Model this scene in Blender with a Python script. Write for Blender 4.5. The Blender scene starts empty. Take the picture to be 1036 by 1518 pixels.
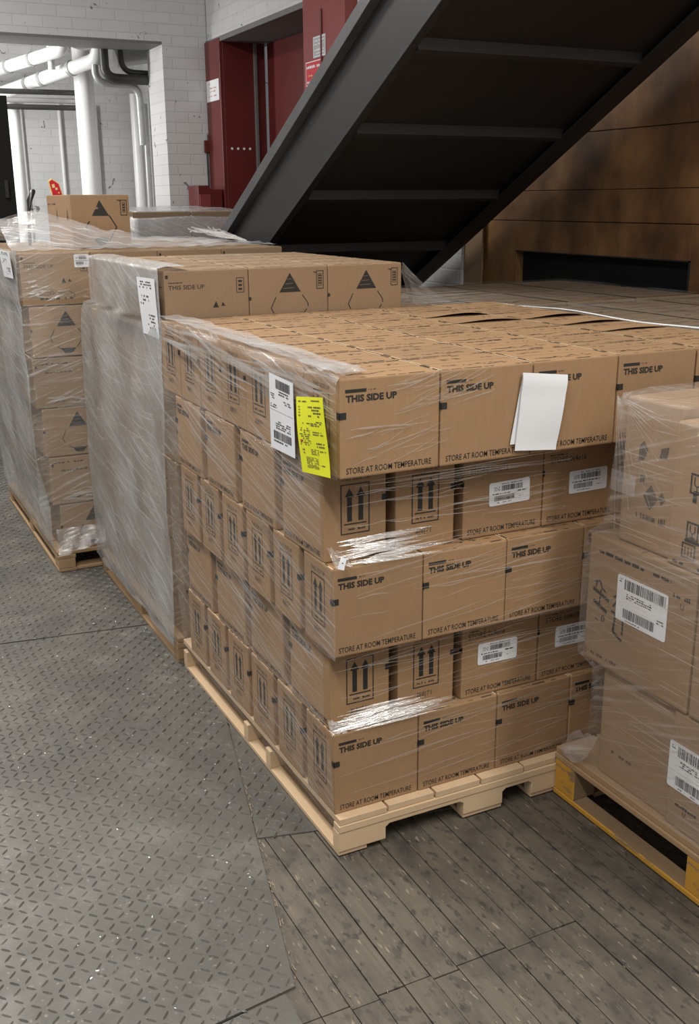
import bpy, bmesh, math, random
from mathutils import Vector, Matrix
random.seed(7)
SC = bpy.context.scene
COL = SC.collection
PI = math.pi

# ------------------------------------------------------------------ helpers
def tag(o, label=None, cat=None, group=None, kind=None):
    if label: o['label'] = label
    if cat: o['category'] = cat
    if group: o['group'] = group
    if kind: o['kind'] = kind
    return o

def empty(name, loc=(0, 0, 0), rz=0.0):
    o = bpy.data.objects.new(name, None)
    o.location = loc
    o.rotation_euler = (0, 0, rz)
    o.empty_display_size = 0.1
    COL.objects.link(o)
    return o

_tc = {}
def glyphs(s, bold=0.0):
    """flat outline of a line of lettering, cap height about 1: verts, faces, width"""
    k = (s, bold)
    if k not in _tc:
        cu = bpy.data.curves.new('lettering', 'FONT')
        cu.body = s; cu.size = 1.42; cu.resolution_u = 2; cu.offset = bold; cu.fill_mode = 'FRONT'
        ob = bpy.data.objects.new('lettering', cu)
        COL.objects.link(ob)
        dg = bpy.context.evaluated_depsgraph_get()
        me = bpy.data.meshes.new_from_object(ob.evaluated_get(dg))
        vs = [(v.co.x, v.co.y) for v in me.vertices]
        fs = [tuple(p.vertices) for p in me.polygons]
        x0 = min(v[0] for v in vs); x1 = max(v[0] for v in vs)
        vs = [(x - x0, y) for x, y in vs]
        bpy.data.objects.remove(ob); bpy.data.meshes.remove(me); bpy.data.curves.remove(cu)
        _tc[k] = (vs, fs, x1 - x0)
    return _tc[k]

class MB:
    def __init__(s):
        s.v = []; s.f = []; s.m = []; s.uv = []; s.sm = []
    def add(s, vs, fs, m=0, uvs=None, smooth=False):
        b = len(s.v)
        s.v += [tuple(p) for p in vs]
        for f in fs:
            s.f.append(tuple(b + i for i in f)); s.m.append(m); s.sm.append(smooth)
            s.uv.append([uvs[i] for i in f] if uvs else [(0, 0)] * len(f))
        return s
    def poly(s, pts, m=0):
        return s.add(pts, [tuple(range(len(pts)))], m)
    def box(s, x0, x1, y0, y1, z0, z1, m=0):
        vs = [(x, y, z) for z in (z0, z1) for y in (y0, y1) for x in (x0, x1)]
        return s.add(vs, [(0, 2, 3, 1), (4, 5, 7, 6), (0, 1, 5, 4), (2, 6, 7, 3), (0, 4, 6, 2), (1, 3, 7, 5)], m)
    def prism(s, prof, axis, a, b, m=0):
        """prof: 2D outline (counter-clockwise), extruded along axis from a to b"""
        def P(p, t):
            return {'x': (t, p[0], p[1]), 'y': (p[0], t, p[1]), 'z': (p[0], p[1], t)}[axis]
        n = len(prof)
        vs = [P(p, a) for p in prof] + [P(p, b) for p in prof]
        fs = [tuple(range(n)), tuple(range(2 * n - 1, n - 1, -1))]
        fs += [(i, i + n, (i + 1) % n + n, (i + 1) % n) for i in range(n)]
        return s.add(vs, fs, m)
    def tube(s, pts, r, seg=10, m=0, cap=True):
        pts = [Vector(p) for p in pts]; rings = []
        up = Vector((0.13, 0.31, 0.94)).normalized()
        for i, p in enumerate(pts):
            d = (pts[min(i + 1, len(pts) - 1)] - pts[max(i - 1, 0)]).normalized()
            a = d.cross(up).normalized(); b = d.cross(a)
            rr = r[i] if isinstance(r, (list, tuple)) else r
            rings.append([p + (a * math.cos(t) + b * math.sin(t)) * rr for t in [2 * PI * k / seg for k in range(seg)]])
        vs = [q for R in rings for q in R]; fs = []
        for i in range(len(pts) - 1):
            for k in range(seg):
                fs.append((i * seg + k, i * seg + (k + 1) % seg, (i + 1) * seg + (k + 1) % seg, (i + 1) * seg + k))
        s.add(vs, fs, m, smooth=True)
        if cap:
            s.poly(rings[0][::-1], m); s.poly(rings[-1], m)
        return s
    def grid(s, P, m=0, uvs=None, smooth=True):
        """P: rows of points"""
        nr, nc = len(P), len(P[0])
        vs = [q for r in P for q in r]
        fs = [(i * nc + j, i * nc + j + 1, (i + 1) * nc + j + 1, (i + 1) * nc + j) for i in range(nr - 1) for j in range(nc - 1)]
        return s.add(vs, fs, m, [q for r in uvs for q in r] if uvs else None, smooth)
    def mesh(s, name, mats):
        me = bpy.data.meshes.new(name)
        me.from_pydata(s.v, [], s.f)
        for m in (mats if isinstance(mats, (list, tuple)) else [mats]):
            me.materials.append(m)
        me.polygons.foreach_set('material_index', s.m)
        me.polygons.foreach_set('use_smooth', s.sm)
        uvl = me.uv_layers.new(name='UVMap')
        flat = [c for f in s.uv for p in f for c in p]
        uvl.data.foreach_set('uv', flat)
        me.update()
        return me
    def build(s, name, mats, parent=None, bevel=None, loc=None):
        o = bpy.data.objects.new(name, s.mesh(name, mats))
        COL.objects.link(o)
        if parent: o.parent = parent
        if loc: o.location = loc
        if bevel:
            b = o.modifiers.new('edge', 'BEVEL'); b.width = bevel; b.segments = 2; b.limit_method = 'ANGLE'; b.angle_limit = 0.7
        return o

class Face:
    """draws flat print on one face of a carton. u to the right, v up, in metres, as seen from outside"""
    def __init__(s, mb, org, udir, vdir, off=0.0007):
        s.mb = mb; s.o = Vector(org); s.u = Vector(udir); s.v = Vector(vdir)
        s.n = s.u.cross(s.v); s.off = off
    def P(s, u, v, k=1.0):
        return s.o + s.u * u + s.v * v + s.n * s.off * k
    def poly(s, pts, m=1, k=1.0):
        s.mb.poly([s.P(u, v, k) for u, v in pts], m)
    def rect(s, u0, v0, u1, v1, m=1, k=1.0):
        s.poly([(u0, v0), (u1, v0), (u1, v1), (u0, v1)], m, k)
    def frame(s, u0, v0, u1, v1, w, m=1, k=1.0):
        s.rect(u0, v0, u1, v0 + w, m, k); s.rect(u0, v1 - w, u1, v1, m, k)
        s.rect(u0, v0 + w, u0 + w, v1 - w, m, k); s.rect(u1 - w, v0 + w, u1, v1 - w, m, k)
    def line(s, pts, w, m=1, k=1.0):
        for (a, b) in zip(pts[:-1], pts[1:]):
            d = Vector((b[0] - a[0], b[1] - a[1]))
            if d.length < 1e-6: continue
            n = Vector((-d.y, d.x)).normalized() * w / 2
            s.poly([(a[0] - n.x, a[1] - n.y), (b[0] - n.x, b[1] - n.y), (b[0] + n.x, b[1] + n.y), (a[0] + n.x, a[1] + n.y)], m, k)
    def text(s, st, u0, v0, h, width=None, m=1, bold=0.03, k=1.0):
        vs, fs, w = glyphs(st, bold)
        sx = (width / w) if width else h
        s.mb.add([s.P(u0 + x * sx, v0 + y * h, k) for x, y in vs], fs, m)
    def smear(s, u0, v0, u1, v1, n, m=1, k=1.0, seed=0):
        """worn, unreadable small print: rows of short dashes"""
        r = random.Random(seed)
        rows = max(1, n)
        hh = (v1 - v0) / rows
        for i in range(rows):
            u = u0
            while u < u1:
                l = (u1 - u0) * r.uniform(0.03, 0.12)
                if r.random() < 0.8:
                    s.rect(u, v0 + i * hh + hh * 0.2, min(u + l, u1), v0 + i * hh + hh * r.uniform(0.55, 0.8), m, k)
                u += l + (u1 - u0) * 0.025
    def barcode(s, u0, v0, u1, v1, m=1, seed=0, k=1.0):
        r = random.Random(seed); u = u0; W = u1 - u0
        while u < u1:
            l = W * r.choice([0.008, 0.014, 0.022])
            s.rect(u, v0, min(u + l, u1), v1, m, k)
            u += l + W * r.choice([0.008, 0.012, 0.02])

# ------------------------------------------------------------------ materials
def newmat(name):
    m = bpy.data.materials.new(name); m.use_nodes = True
    nt = m.node_tree
    return m, nt, nt.nodes['Principled BSDF'], nt.nodes['Material Output']

def N(nt, typ, **kw):
    n = nt.nodes.new(typ)
    for k, v in kw.items():
        if hasattr(n, k): setattr(n, k, v)
        else: n.inputs[k].default_value = v
    return n
def L(nt, a, b): nt.links.new(a, b)
def ramp(nt, fac, stops):
    r = nt.nodes.new('ShaderNodeValToRGB')
    e = r.color_ramp.elements
    while len(e) < len(stops): e.new(0.5)
    for i, (p, c) in enumerate(stops):
        e[i].position = p
        e[i].color = (c[0], c[1], c[2], 1) if isinstance(c, (tuple, list)) else (c, c, c, 1)
    L(nt, fac, r.inputs['Fac'])
    return r
def coords(nt, kind='Object', scale=(1, 1, 1), rot=(0, 0, 0)):
    t = nt.nodes.new('ShaderNodeTexCoord')
    mp = nt.nodes.new('ShaderNodeMapping')
    mp.inputs['Scale'].default_value = scale; mp.inputs['Rotation'].default_value = rot
    L(nt, t.outputs[kind], mp.inputs['Vector'])
    return mp.outputs['Vector']
def noise(nt, vec, scale, detail=4, rough=0.55, dist=0.0):
    n = N(nt, 'ShaderNodeTexNoise', Scale=scale, Detail=detail, Roughness=rough, Distortion=dist)
    L(nt, vec, n.inputs['Vector'])
    return n.outputs['Fac']
def mixc(nt, fac, a, b, mode='MIX'):
    n = nt.nodes.new('ShaderNodeMix'); n.data_type = 'RGBA'; n.blend_type = mode
    for sock, val in ((n.inputs['Factor'], fac), (n.inputs['A'], a), (n.inputs['B'], b)):
        if isinstance(val, (int, float)): sock.default_value = val
        elif isinstance(val, (tuple, list)): sock.default_value = (val[0], val[1], val[2], 1)
        else: L(nt, val, sock)
    # colour sockets are the second set
    return n
def mix(nt, fac, a, b, mode='MIX'):
    n = nt.nodes.new('ShaderNodeMix'); n.data_type = 'RGBA'; n.blend_type = mode
    ia = [i for i in n.inputs if i.name == 'A' and i.type == 'RGBA'][0]
    ib = [i for i in n.inputs if i.name == 'B' and i.type == 'RGBA'][0]
    iff = [i for i in n.inputs if i.name == 'Factor' and i.type == 'VALUE'][0]
    for sock, val in ((iff, fac), (ia, a), (ib, b)):
        if isinstance(val, (int, float)): sock.default_value = val
        elif isinstance(val, (tuple, list)): sock.default_value = (val[0], val[1], val[2], 1)
        else: L(nt, val, sock)
    return [o for o in n.outputs if o.type == 'RGBA'][0]
def math_(nt, op, a, b=None):
    n = nt.nodes.new('ShaderNodeMath'); n.operation = op
    for i, v in enumerate((a, b)):
        if v is None: continue
        if isinstance(v, (int, float)): n.inputs[i].default_value = v
        else: L(nt, v, n.inputs[i])
    return n.outputs[0]
def bump(nt, bs, h, strength=0.3, dist=0.01):
    b = N(nt, 'ShaderNodeBump', Strength=strength, Distance=dist)
    L(nt, h, b.inputs['Height']); L(nt, b.outputs['Normal'], bs.inputs['Normal'])

def m_plain(name, col, rough=0.6, metal=0.0, var=0.15, scale=14):
    m, nt, bs, _ = newmat(name)
    f = noise(nt, coords(nt), scale)
    c = mix(nt, f, [x * (1 - var) for x in col], [min(1, x * (1 + var)) for x in col])
    L(nt, c, bs.inputs['Base Color'])
    bs.inputs['Roughness'].default_value = rough; bs.inputs['Metallic'].default_value = metal
    return m

def m_card(name, col, dark=0.86):
    m, nt, bs, _ = newmat(name)
    oi = nt.nodes.new('ShaderNodeObjectInfo')
    v = coords(nt)
    add = nt.nodes.new('ShaderNodeVectorMath'); add.operation = 'ADD'
    L(nt, v, add.inputs[0])
    rv = nt.nodes.new('ShaderNodeCombineXYZ')
    L(nt, math_(nt, 'MULTIPLY', oi.outputs['Random'], 7.0), rv.inputs[0]); L(nt, math_(nt, 'MULTIPLY', oi.outputs['Random'], 3.0), rv.inputs[2])
    L(nt, rv.outputs[0], add.inputs[1])
    big = noise(nt, add.outputs[0], 7, 4)
    fine = noise(nt, coords(nt, scale=(160, 160, 30)), 1.0, 2)
    c = mix(nt, big, [x * dark for x in col], [min(1, x * 1.1) for x in col])
    c = mix(nt, fine, c, [x * 0.8 for x in col])
    tint = mix(nt, oi.outputs['Random'], (0.92, 0.92, 0.93), (1.06, 1.04, 1.0))
    c = mix(nt, 1.0, c, tint, 'MULTIPLY')
    L(nt, c, bs.inputs['Base Color'])
    bs.inputs['Roughness'].default_value = 0.62
    bump(nt, bs, noise(nt, v, 30, 3), 0.12, 0.004)
    return m

def m_film(name, base, streak, rot, col=(0.82, 0.84, 0.86), rough=0.2, scale=(2.2, 55), gloss=0.35, seed=0.0, blot=0.0):
    """clear stretch film: mostly see-through, with crease highlights painted in as white streaks"""
    m, nt, bs, out = newmat(name)
    nt.nodes.remove(bs)
    t = nt.nodes.new('ShaderNodeTexCoord')
    def st(r, sc, off):
        r1 = nt.nodes.new('ShaderNodeMapping'); r1.inputs['Rotation'].default_value = (0, 0, r)
        r1.inputs['Location'].default_value = (off, off * 0.7, seed)
        L(nt, t.outputs['UV'], r1.inputs['Vector'])
        warp = N(nt, 'ShaderNodeTexNoise', Scale=2.5, Detail=2.0)
        L(nt, r1.outputs[0], warp.inputs['Vector'])
        ad = nt.nodes.new('ShaderNodeVectorMath'); ad.operation = 'MULTIPLY_ADD'
        L(nt, warp.outputs['Color'], ad.inputs[0]); ad.inputs[1].default_value = (0.05, 0.05, 0); L(nt, r1.outputs[0], ad.inputs[2])
        s2 = nt.nodes.new('ShaderNodeMapping'); s2.inputs['Scale'].default_value = (sc[0], sc[1], 1)
        L(nt, ad.outputs[0], s2.inputs['Vector'])
        return noise(nt, s2.outputs[0], 1.0, 5, 0.62)
    a = st(rot, scale, 0.0); b = st(rot * 0.35 + 0.12, (scale[0] * 0.7, scale[1] * 0.6), 3.1)
    c2 = st(-rot * 0.4, (scale[0] * 1.2, scale[1] * 1.4), 7.7)
    s1 = ramp(nt, a, [(0.53, 0.0), (0.66, 1.0)]).outputs[0]
    s2 = ramp(nt, b, [(0.56, 0.0), (0.72, 0.9)]).outputs[0]
    s3 = ramp(nt, c2, [(0.60, 0.0), (0.70, 0.7)]).outputs[0]
    ss = math_(nt, 'MAXIMUM', math_(nt, 'MAXIMUM', s1, s2), s3)  # white streaks paint crease highlights into the film's opacity
    cl = N(nt, 'ShaderNodeTexNoise', Scale=3.2, Detail=3.0); L(nt, t.outputs['UV'], cl.inputs['Vector'])
    patch = ramp(nt, cl.outputs['Fac'], [(0.35, 0.25), (0.68, 1.0)]).outputs[0]
    al = math_(nt, 'ADD', math_(nt, 'MULTIPLY', math_(nt, 'MULTIPLY', ss, patch), streak), math_(nt, 'MULTIPLY', math_(nt, 'ADD', patch, blot), base))
    al = math_(nt, 'MINIMUM', al, 0.95)
    tr = nt.nodes.new('ShaderNodeBsdfTransparent')
    df = N(nt, 'ShaderNodeBsdfDiffuse'); df.inputs['Color'].default_value = (*col, 1)
    tl = N(nt, 'ShaderNodeBsdfTranslucent'); tl.inputs['Color'].default_value = (*col, 1)
    gl = N(nt, 'ShaderNodeBsdfGlossy', Roughness=rough); gl.inputs['Color'].default_value = (0.95, 0.95, 0.95, 1)
    bp = N(nt, 'ShaderNodeBump', Strength=0.55, Distance=0.012)
    L(nt, math_(nt, 'ADD', a, b), bp.inputs['Height'])
    L(nt, bp.outputs[0], gl.inputs['Normal'])
    mx0 = N(nt, 'ShaderNodeMixShader'); mx0.inputs[0].default_value = 0.25
    L(nt, df.outputs[0], mx0.inputs[1]); L(nt, tl.outputs[0], mx0.inputs[2])
    mx1 = N(nt, 'ShaderNodeMixShader'); mx1.inputs[0].default_value = gloss
    L(nt, mx0.outputs[0], mx1.inputs[1]); L(nt, gl.outputs[0], mx1.inputs[2])
    mx2 = N(nt, 'ShaderNodeMixShader'); L(nt, al, mx2.inputs[0])
    L(nt, tr.outputs[0], mx2.inputs[1]); L(nt, mx1.outputs[0], mx2.inputs[2])
    L(nt, mx2.outputs[0], out.inputs['Surface'])
    return m

def m_wood(name, c0, c1, stretch=(2, 22, 22), rough=0.7):
    m, nt, bs, _ = newmat(name)
    oi = nt.nodes.new('ShaderNodeObjectInfo')
    g = noise(nt, coords(nt, scale=stretch), 1.0, 6, 0.6, 0.4)
    big = noise(nt, coords(nt), 5, 3)
    c = mix(nt, g, c0, c1)
    c = mix(nt, math_(nt, 'MULTIPLY', big, 0.45), c, [x * 0.75 for x in c0])
    L(nt, c, bs.inputs['Base Color'])
    bs.inputs['Roughness'].default_value = rough
    bump(nt, bs, g, 0.25, 0.004)
    return m

def m_brick(name, axes, col=(0.64, 0.64, 0.63), mort=(0.56, 0.56, 0.55)):
    m, nt, bs, _ = newmat(name)
    t = nt.nodes.new('ShaderNodeTexCoord'); sp = nt.nodes.new('ShaderNodeSeparateXYZ'); cb = nt.nodes.new('ShaderNodeCombineXYZ')
    L(nt, t.outputs['Object'], sp.inputs[0])
    L(nt, sp.outputs[axes[0]], cb.inputs[0]); L(nt, sp.outputs[axes[1]], cb.inputs[1])
    br = N(nt, 'ShaderNodeTexBrick', Scale=1.0)
    br.inputs['Brick Width'].default_value = 0.26; br.inputs['Row Height'].default_value = 0.095
    br.inputs['Mortar Size'].default_value = 0.008; br.inputs['Mortar Smooth'].default_value = 0.6
    br.inputs['Color1'].default_value = (*col, 1); br.inputs['Color2'].default_value = (*[c * 0.93 for c in col], 1)
    br.inputs['Mortar'].default_value = (*mort, 1)
    L(nt, cb.outputs[0], br.inputs['Vector'])
    n1 = noise(nt, t.outputs['Object'], 4, 5)
    c = mix(nt, math_(nt, 'MULTIPLY', n1, 0.35), br.outputs['Color'], [x * 0.72 for x in col])
    chip = ramp(nt, noise(nt, t.outputs['Object'], 9, 3, 0.5, 1.2), [(0.68, 0.0), (0.71, 1.0)]).outputs[0]
    c = mix(nt, math_(nt, 'MULTIPLY', chip, 0.8), c, (0.06, 0.055, 0.05))
    L(nt, c, bs.inputs['Base Color'])
    bs.inputs['Roughness'].default_value = 0.55
    h = math_(nt, 'ADD', math_(nt, 'MULTIPLY', br.outputs['Fac'], -1.0), math_(nt, 'MULTIPLY', n1, 0.7))
    bump(nt, bs, h, 0.30, 0.010)
    return m

def m_rust(name):
    m, nt, bs, _ = newmat(name)
    a = noise(nt, coords(nt), 1.1, 4, 0.5, 0.4)
    b = noise(nt, coords(nt, scale=(2, 2.5, 1.3)), 1.5, 5, 0.6)
    c3 = noise(nt, coords(nt), 18, 4)
    c = ramp(nt, math_(nt, 'ADD', math_(nt, 'MULTIPLY', a, 0.6), math_(nt, 'MULTIPLY', b, 0.4)),
             [(0.34, (0.030, 0.018, 0.012)), (0.43, (0.15, 0.070, 0.027)), (0.55, (0.36, 0.185, 0.070)), (0.75, (0.52, 0.30, 0.13))]).outputs[0]
    c = mix(nt, math_(nt, 'MULTIPLY', c3, 0.3), c, (0.05, 0.03, 0.02))
    L(nt, c, bs.inputs['Base Color'])
    bs.inputs['Roughness'].default_value = 0.5; bs.inputs['Metallic'].default_value = 0.15
    bump(nt, bs, c3, 0.12, 0.006)
    return m

def m_steel_floor(name):
    m, nt, bs, _ = newmat(name)
    a = noise(nt, coords(nt), 1.7, 5, 0.6)
    b = noise(nt, coords(nt), 12, 5, 0.6)
    c = ramp(nt, a, [(0.3, (0.086, 0.082, 0.072)), (0.7, (0.160, 0.151, 0.132))]).outputs[0]
    c = mix(nt, math_(nt, 'MULTIPLY', b, 0.5), c, (0.085, 0.080, 0.070))
    sp = ramp(nt, noise(nt, coords(nt), 60, 2), [(0.64, 0.0), (0.72, 1.0)]).outputs[0]
    c = mix(nt, math_(nt, 'MULTIPLY', sp, 0.5), c, (0.34, 0.30, 0.24))
    ds = ramp(nt, noise(nt, coords(nt), 5.5, 5, 0.65), [(0.50, 0.0), (0.68, 0.38)]).outputs[0]
    c = mix(nt, ds, c, (0.24, 0.225, 0.195))
    L(nt, c, bs.inputs['Base Color'])
    bs.inputs['Metallic'].default_value = 0.2
    L(nt, ramp(nt, b, [(0.3, 0.36), (0.7, 0.55)]).outputs[0], bs.inputs['Roughness'])
    return m

def m_plank(name):
    m, nt, bs, _ = newmat(name)
    t = nt.nodes.new('ShaderNodeTexCoord'); sp = nt.nodes.new('ShaderNodeSeparateXYZ')
    L(nt, t.outputs['Object'], sp.inputs[0])
    idx = math_(nt, 'FLOOR', math_(nt, 'DIVIDE', math_(nt, 'ADD', sp.outputs[0], 0.005), 0.0672))
    wn = nt.nodes.new('ShaderNodeTexWhiteNoise'); wn.noise_dimensions = '1D'; L(nt, idx, wn.inputs['W'])
    g = noise(nt, coords(nt, scale=(60, 3.5, 1)), 1.0, 6, 0.6, 0.5)
    blot = noise(nt, coords(nt, scale=(1.6, 1, 1)), 5.0, 5, 0.6)
    c = mix(nt, g, (0.062, 0.052, 0.039), (0.165, 0.140, 0.108))
    c = mix(nt, math_(nt, 'MULTIPLY', wn.outputs['Value'], 0.3), c, (0.085, 0.072, 0.056))
    c = mix(nt, ramp(nt, blot, [(0.46, 0.0), (0.68, 0.8)]).outputs[0], c, (0.045, 0.041, 0.035))
    fr = math_(nt, 'FRACT', math_(nt, 'DIVIDE', math_(nt, 'ADD', sp.outputs[0], 0.005), 0.0672))
    ed = math_(nt, 'GREATER_THAN', math_(nt, 'ABSOLUTE', math_(nt, 'SUBTRACT', fr, 0.5)), 0.468)
    en = ramp(nt, noise(nt, coords(nt, scale=(5, 2.2, 1)), 3.0, 5, 0.7), [(0.58, 0.0), (0.66, 0.7)]).outputs[0]
    c = mix(nt, math_(nt, 'MULTIPLY', ed, en), c, (0.30, 0.22, 0.14))
    b2 = noise(nt, coords(nt, scale=(1.5, 1, 1)), 22.0, 4, 0.6)
    c = mix(nt, ramp(nt, b2, [(0.57, 0.0), (0.64, 0.6)]).outputs[0], c, (0.045, 0.040, 0.035))
    fl = noise(nt, coords(nt, scale=(45, 9, 1)), 2.0, 2)
    c = mix(nt, ramp(nt, fl, [(0.655, 0.0), (0.72, 0.7)]).outputs[0], c, (0.31, 0.25, 0.18))
    sk = noise(nt, coords(nt, scale=(30, 14, 1)), 1.6, 3)
    c = mix(nt, ramp(nt, sk, [(0.60, 0.0), (0.66, 0.75)]).outputs[0], c, (0.032, 0.029, 0.026))
    L(nt, c, bs.inputs['Base Color'])
    bs.inputs['Roughness'].default_value = 0.6
    bump(nt, bs, g, 0.3, 0.004)
    return m

def m_worn_paint(name, col, wood, thr=0.56):
    m, nt, bs, _ = newmat(name)
    a = noise(nt, coords(nt, scale=(6, 3, 9)), 2.0, 5, 0.6)
    g = noise(nt, coords(nt, scale=(25, 3, 25)), 1.0, 4)
    w = mix(nt, g, wood, [x * 0.6 for x in wood])
    c = mix(nt, ramp(nt, a, [(thr, 0.0), (thr + 0.04, 1.0)]).outputs[0], col, w)
    # only the outward side edges were ever painted
    tn = nt.nodes.new('ShaderNodeTexCoord'); sn = nt.nodes.new('ShaderNodeSeparateXYZ'); L(nt, tn.outputs['Normal'], sn.inputs[0])
    side = math_(nt, 'LESS_THAN', sn.outputs[0], -0.3)
    c = mix(nt, side, w, c)
    L(nt, c, bs.inputs['Base Color']); bs.inputs['Roughness'].default_value = 0.6
    return m

CARD = m_card('cardboard', (0.365, 0.222, 0.115))
CARD_DIMMED = m_card('cardboard_dimmed', (0.335, 0.222, 0.128))  # darkened to put the dim fronts of the rear stacks into the colour
CARD_TALL = m_card('cardboard_shaded', (0.24, 0.165, 0.10))  # darkened: the shade under the stairs is put into the colour
CARD_BIG = m_card('cardboard_large', (0.36, 0.235, 0.135))
INK = m_plain('black_print', (0.022, 0.020, 0.018), 0.6)
INK_FAINT = m_plain('worn_print', (0.085, 0.060, 0.040), 0.7)
SMUDGE = m_plain('scuffed_cardboard', (0.21, 0.13, 0.07), 0.7)
WHITE = m_plain('white_paper', (0.78, 0.79, 0.80), 0.5, 0, 0.03)
YELLOW = m_plain('yellow_paper', (0.78, 0.80, 0.015), 0.5, 0, 0.03)
PINE = m_wood('new_pine', (0.70, 0.52, 0.33), (0.56, 0.39, 0.22))
PINE_Y = m_wood('new_pine_along', (0.68, 0.50, 0.32), (0.54, 0.37, 0.21), (22, 2, 22))
OLDW = m_wood('used_pallet_wood', (0.42, 0.27, 0.14), (0.28, 0.18, 0.10), (22, 2, 22))
OLDX = m_wood('used_pallet_wood_across', (0.44, 0.29, 0.15), (0.30, 0.19, 0.10), (2, 22, 22))
DARKW = m_wood('dirty_pallet_wood', (0.20, 0.13, 0.08), (0.12, 0.08, 0.05), (22, 2, 22))
YPAINT = m_worn_paint('worn_yellow_paint', (0.52, 0.265, 0.035), (0.30, 0.20, 0.11), 0.52)
STEEL = m_steel_floor('tread_plate_steel')
PLANK = m_plank('worn_floor_boards')
GAPDARK = m_plain('dirt_in_gaps', (0.02, 0.017, 0.014), 0.9)
BRICK_Y = m_brick('white_painted_brick', (0, 2))
BRICK_X = m_brick('white_painted_brick_side', (1, 2))
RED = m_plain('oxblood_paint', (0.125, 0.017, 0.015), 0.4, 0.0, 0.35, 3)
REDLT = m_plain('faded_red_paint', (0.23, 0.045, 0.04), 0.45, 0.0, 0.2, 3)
BRIGHTRED = m_plain('signal_red', (0.55, 0.015, 0.03), 0.4)
LIPSTEEL = m_plain('lit_lip_steel', (0.085, 0.085, 0.085), 0.4, 0.1, 0.3, 3)  # lighter than the beam: light falling on the lip is in the colour
BLACKSTEEL = m_plain('black_painted_steel', (0.022, 0.021, 0.021), 0.42, 0.0, 0.3, 4)
GREYSTEEL = m_plain('grey_black_steel', (0.019, 0.019, 0.020), 0.48, 0.0, 0.3, 3)
UNDER = m_plain('shaded_stair_plate', (0.016, 0.014, 0.013), 0.55, 0, 0.35, 3)  # near-black, carries the darkness under the stairs in its colour
RUST = m_rust('rusty_steel_sheet')
VOID = m_plain('black_void', (0.002, 0.002, 0.002), 0.9)
WHITEPAINT = m_plain('white_gloss_paint', (0.74, 0.74, 0.73), 0.3, 0, 0.05)
GREYPIPE = m_plain('grey_pipe', (0.40, 0.40, 0.39), 0.35, 0.3)
DARKPIPE = m_plain('dark_pipe', (0.055, 0.055, 0.055), 0.4, 0.3)
GREYLINT = m_plain('grey_lintel', (0.16, 0.155, 0.145), 0.6)
CEIL = m_plain('grey_white_paint', (0.42, 0.42, 0.41), 0.7)
ORANGE = m_plain('orange_print', (0.5, 0.2, 0.05), 0.6)
ALU = m_plain('grey_sign_metal', (0.42, 0.42, 0.43), 0.4, 0.2)
CREAM = m_plain('yellow_border', (0.75, 0.6, 0.25), 0.5)
PLASTIC = m_plain('black_plastic', (0.012, 0.012, 0.012), 0.3)
STRAP = m_plain('white_strap', (0.7, 0.68, 0.62), 0.4)

FILM_FRONT = m_film('film_front', 0.15, 0.66, 0.23, scale=(2.4, 95), gloss=0.45, col=(0.85, 0.85, 0.84))
FILM_GREY = m_film('film_thick', 0.50, 0.60, 0.42, scale=(1.6, 70), gloss=0.35, col=(0.62, 0.62, 0.61), seed=2.0, blot=0.5)
FILM_WHITE = m_film('film_bunched', 0.42, 0.9, 0.5, scale=(2.6, 45), gloss=0.5, col=(0.86, 0.87, 0.88), seed=4.0, blot=0.2)
FILM_RIGHT = m_film('film_right', 0.16, 0.55, -0.35, scale=(2.2, 80), gloss=0.45, col=(0.80, 0.79, 0.76), seed=6.0, blot=0.1)
FILM_TOP = m_film('film_over_tops', 0.10, 0.42, 0.05, scale=(1.2, 14), gloss=0.5, col=(0.6, 0.6, 0.58), seed=8.0, blot=0.5)
STRAND = m_film('film_strand', 0.5, 0.2, 0.0, gloss=0.6, col=(0.92, 0.90, 0.86), seed=1.0, blot=0.2)  # pale film ribbons, glints put into their colour

# ------------------------------------------------------------------ cartons
def rounded_box(mb, w, d, h, r=0.004, m=0):
    bm = bmesh.new()
    bmesh.ops.create_cube(bm, size=1.0)
    for v in bm.verts:
        v.co = Vector((v.co.x * w, v.co.y * d, (v.co.z + 0.5) * h))
    bmesh.ops.bevel(bm, geom=list(bm.edges), offset=r, segments=2, profile=0.6, affect='EDGES')
    bm.verts.index_update()
    mb.add([v.co.copy() for v in bm.verts], [[v.index for v in f.verts] for f in bm.faces], m)
    bm.free()

def faces_of(mb, w, d, h):
    return {'-y': Face(mb, (-w / 2, -d / 2, 0), (1, 0, 0), (0, 0, 1)), '+y': Face(mb, (w / 2, d / 2, 0), (-1, 0, 0), (0, 0, 1)),
            '-x': Face(mb, (-w / 2, d / 2, 0), (0, -1, 0), (0, 0, 1)), '+x': Face(mb, (w / 2, -d / 2, 0), (0, 1, 0), (0, 0, 1)),
            'top': Face(mb, (-w / 2, -d / 2, h), (1, 0, 0), (0, 1, 0))}

PALE = m_plain('pale_cut_edge', (0.62, 0.46, 0.28), 0.6)
MATS = [CARD, INK, INK_FAINT, SMUDGE, WHITE, PALE]
MATS_P = [CARD_DIMMED, INK, INK_FAINT, SMUDGE, WHITE, PALE]
A, B, H = 0.25, 0.172, 0.2322

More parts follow.
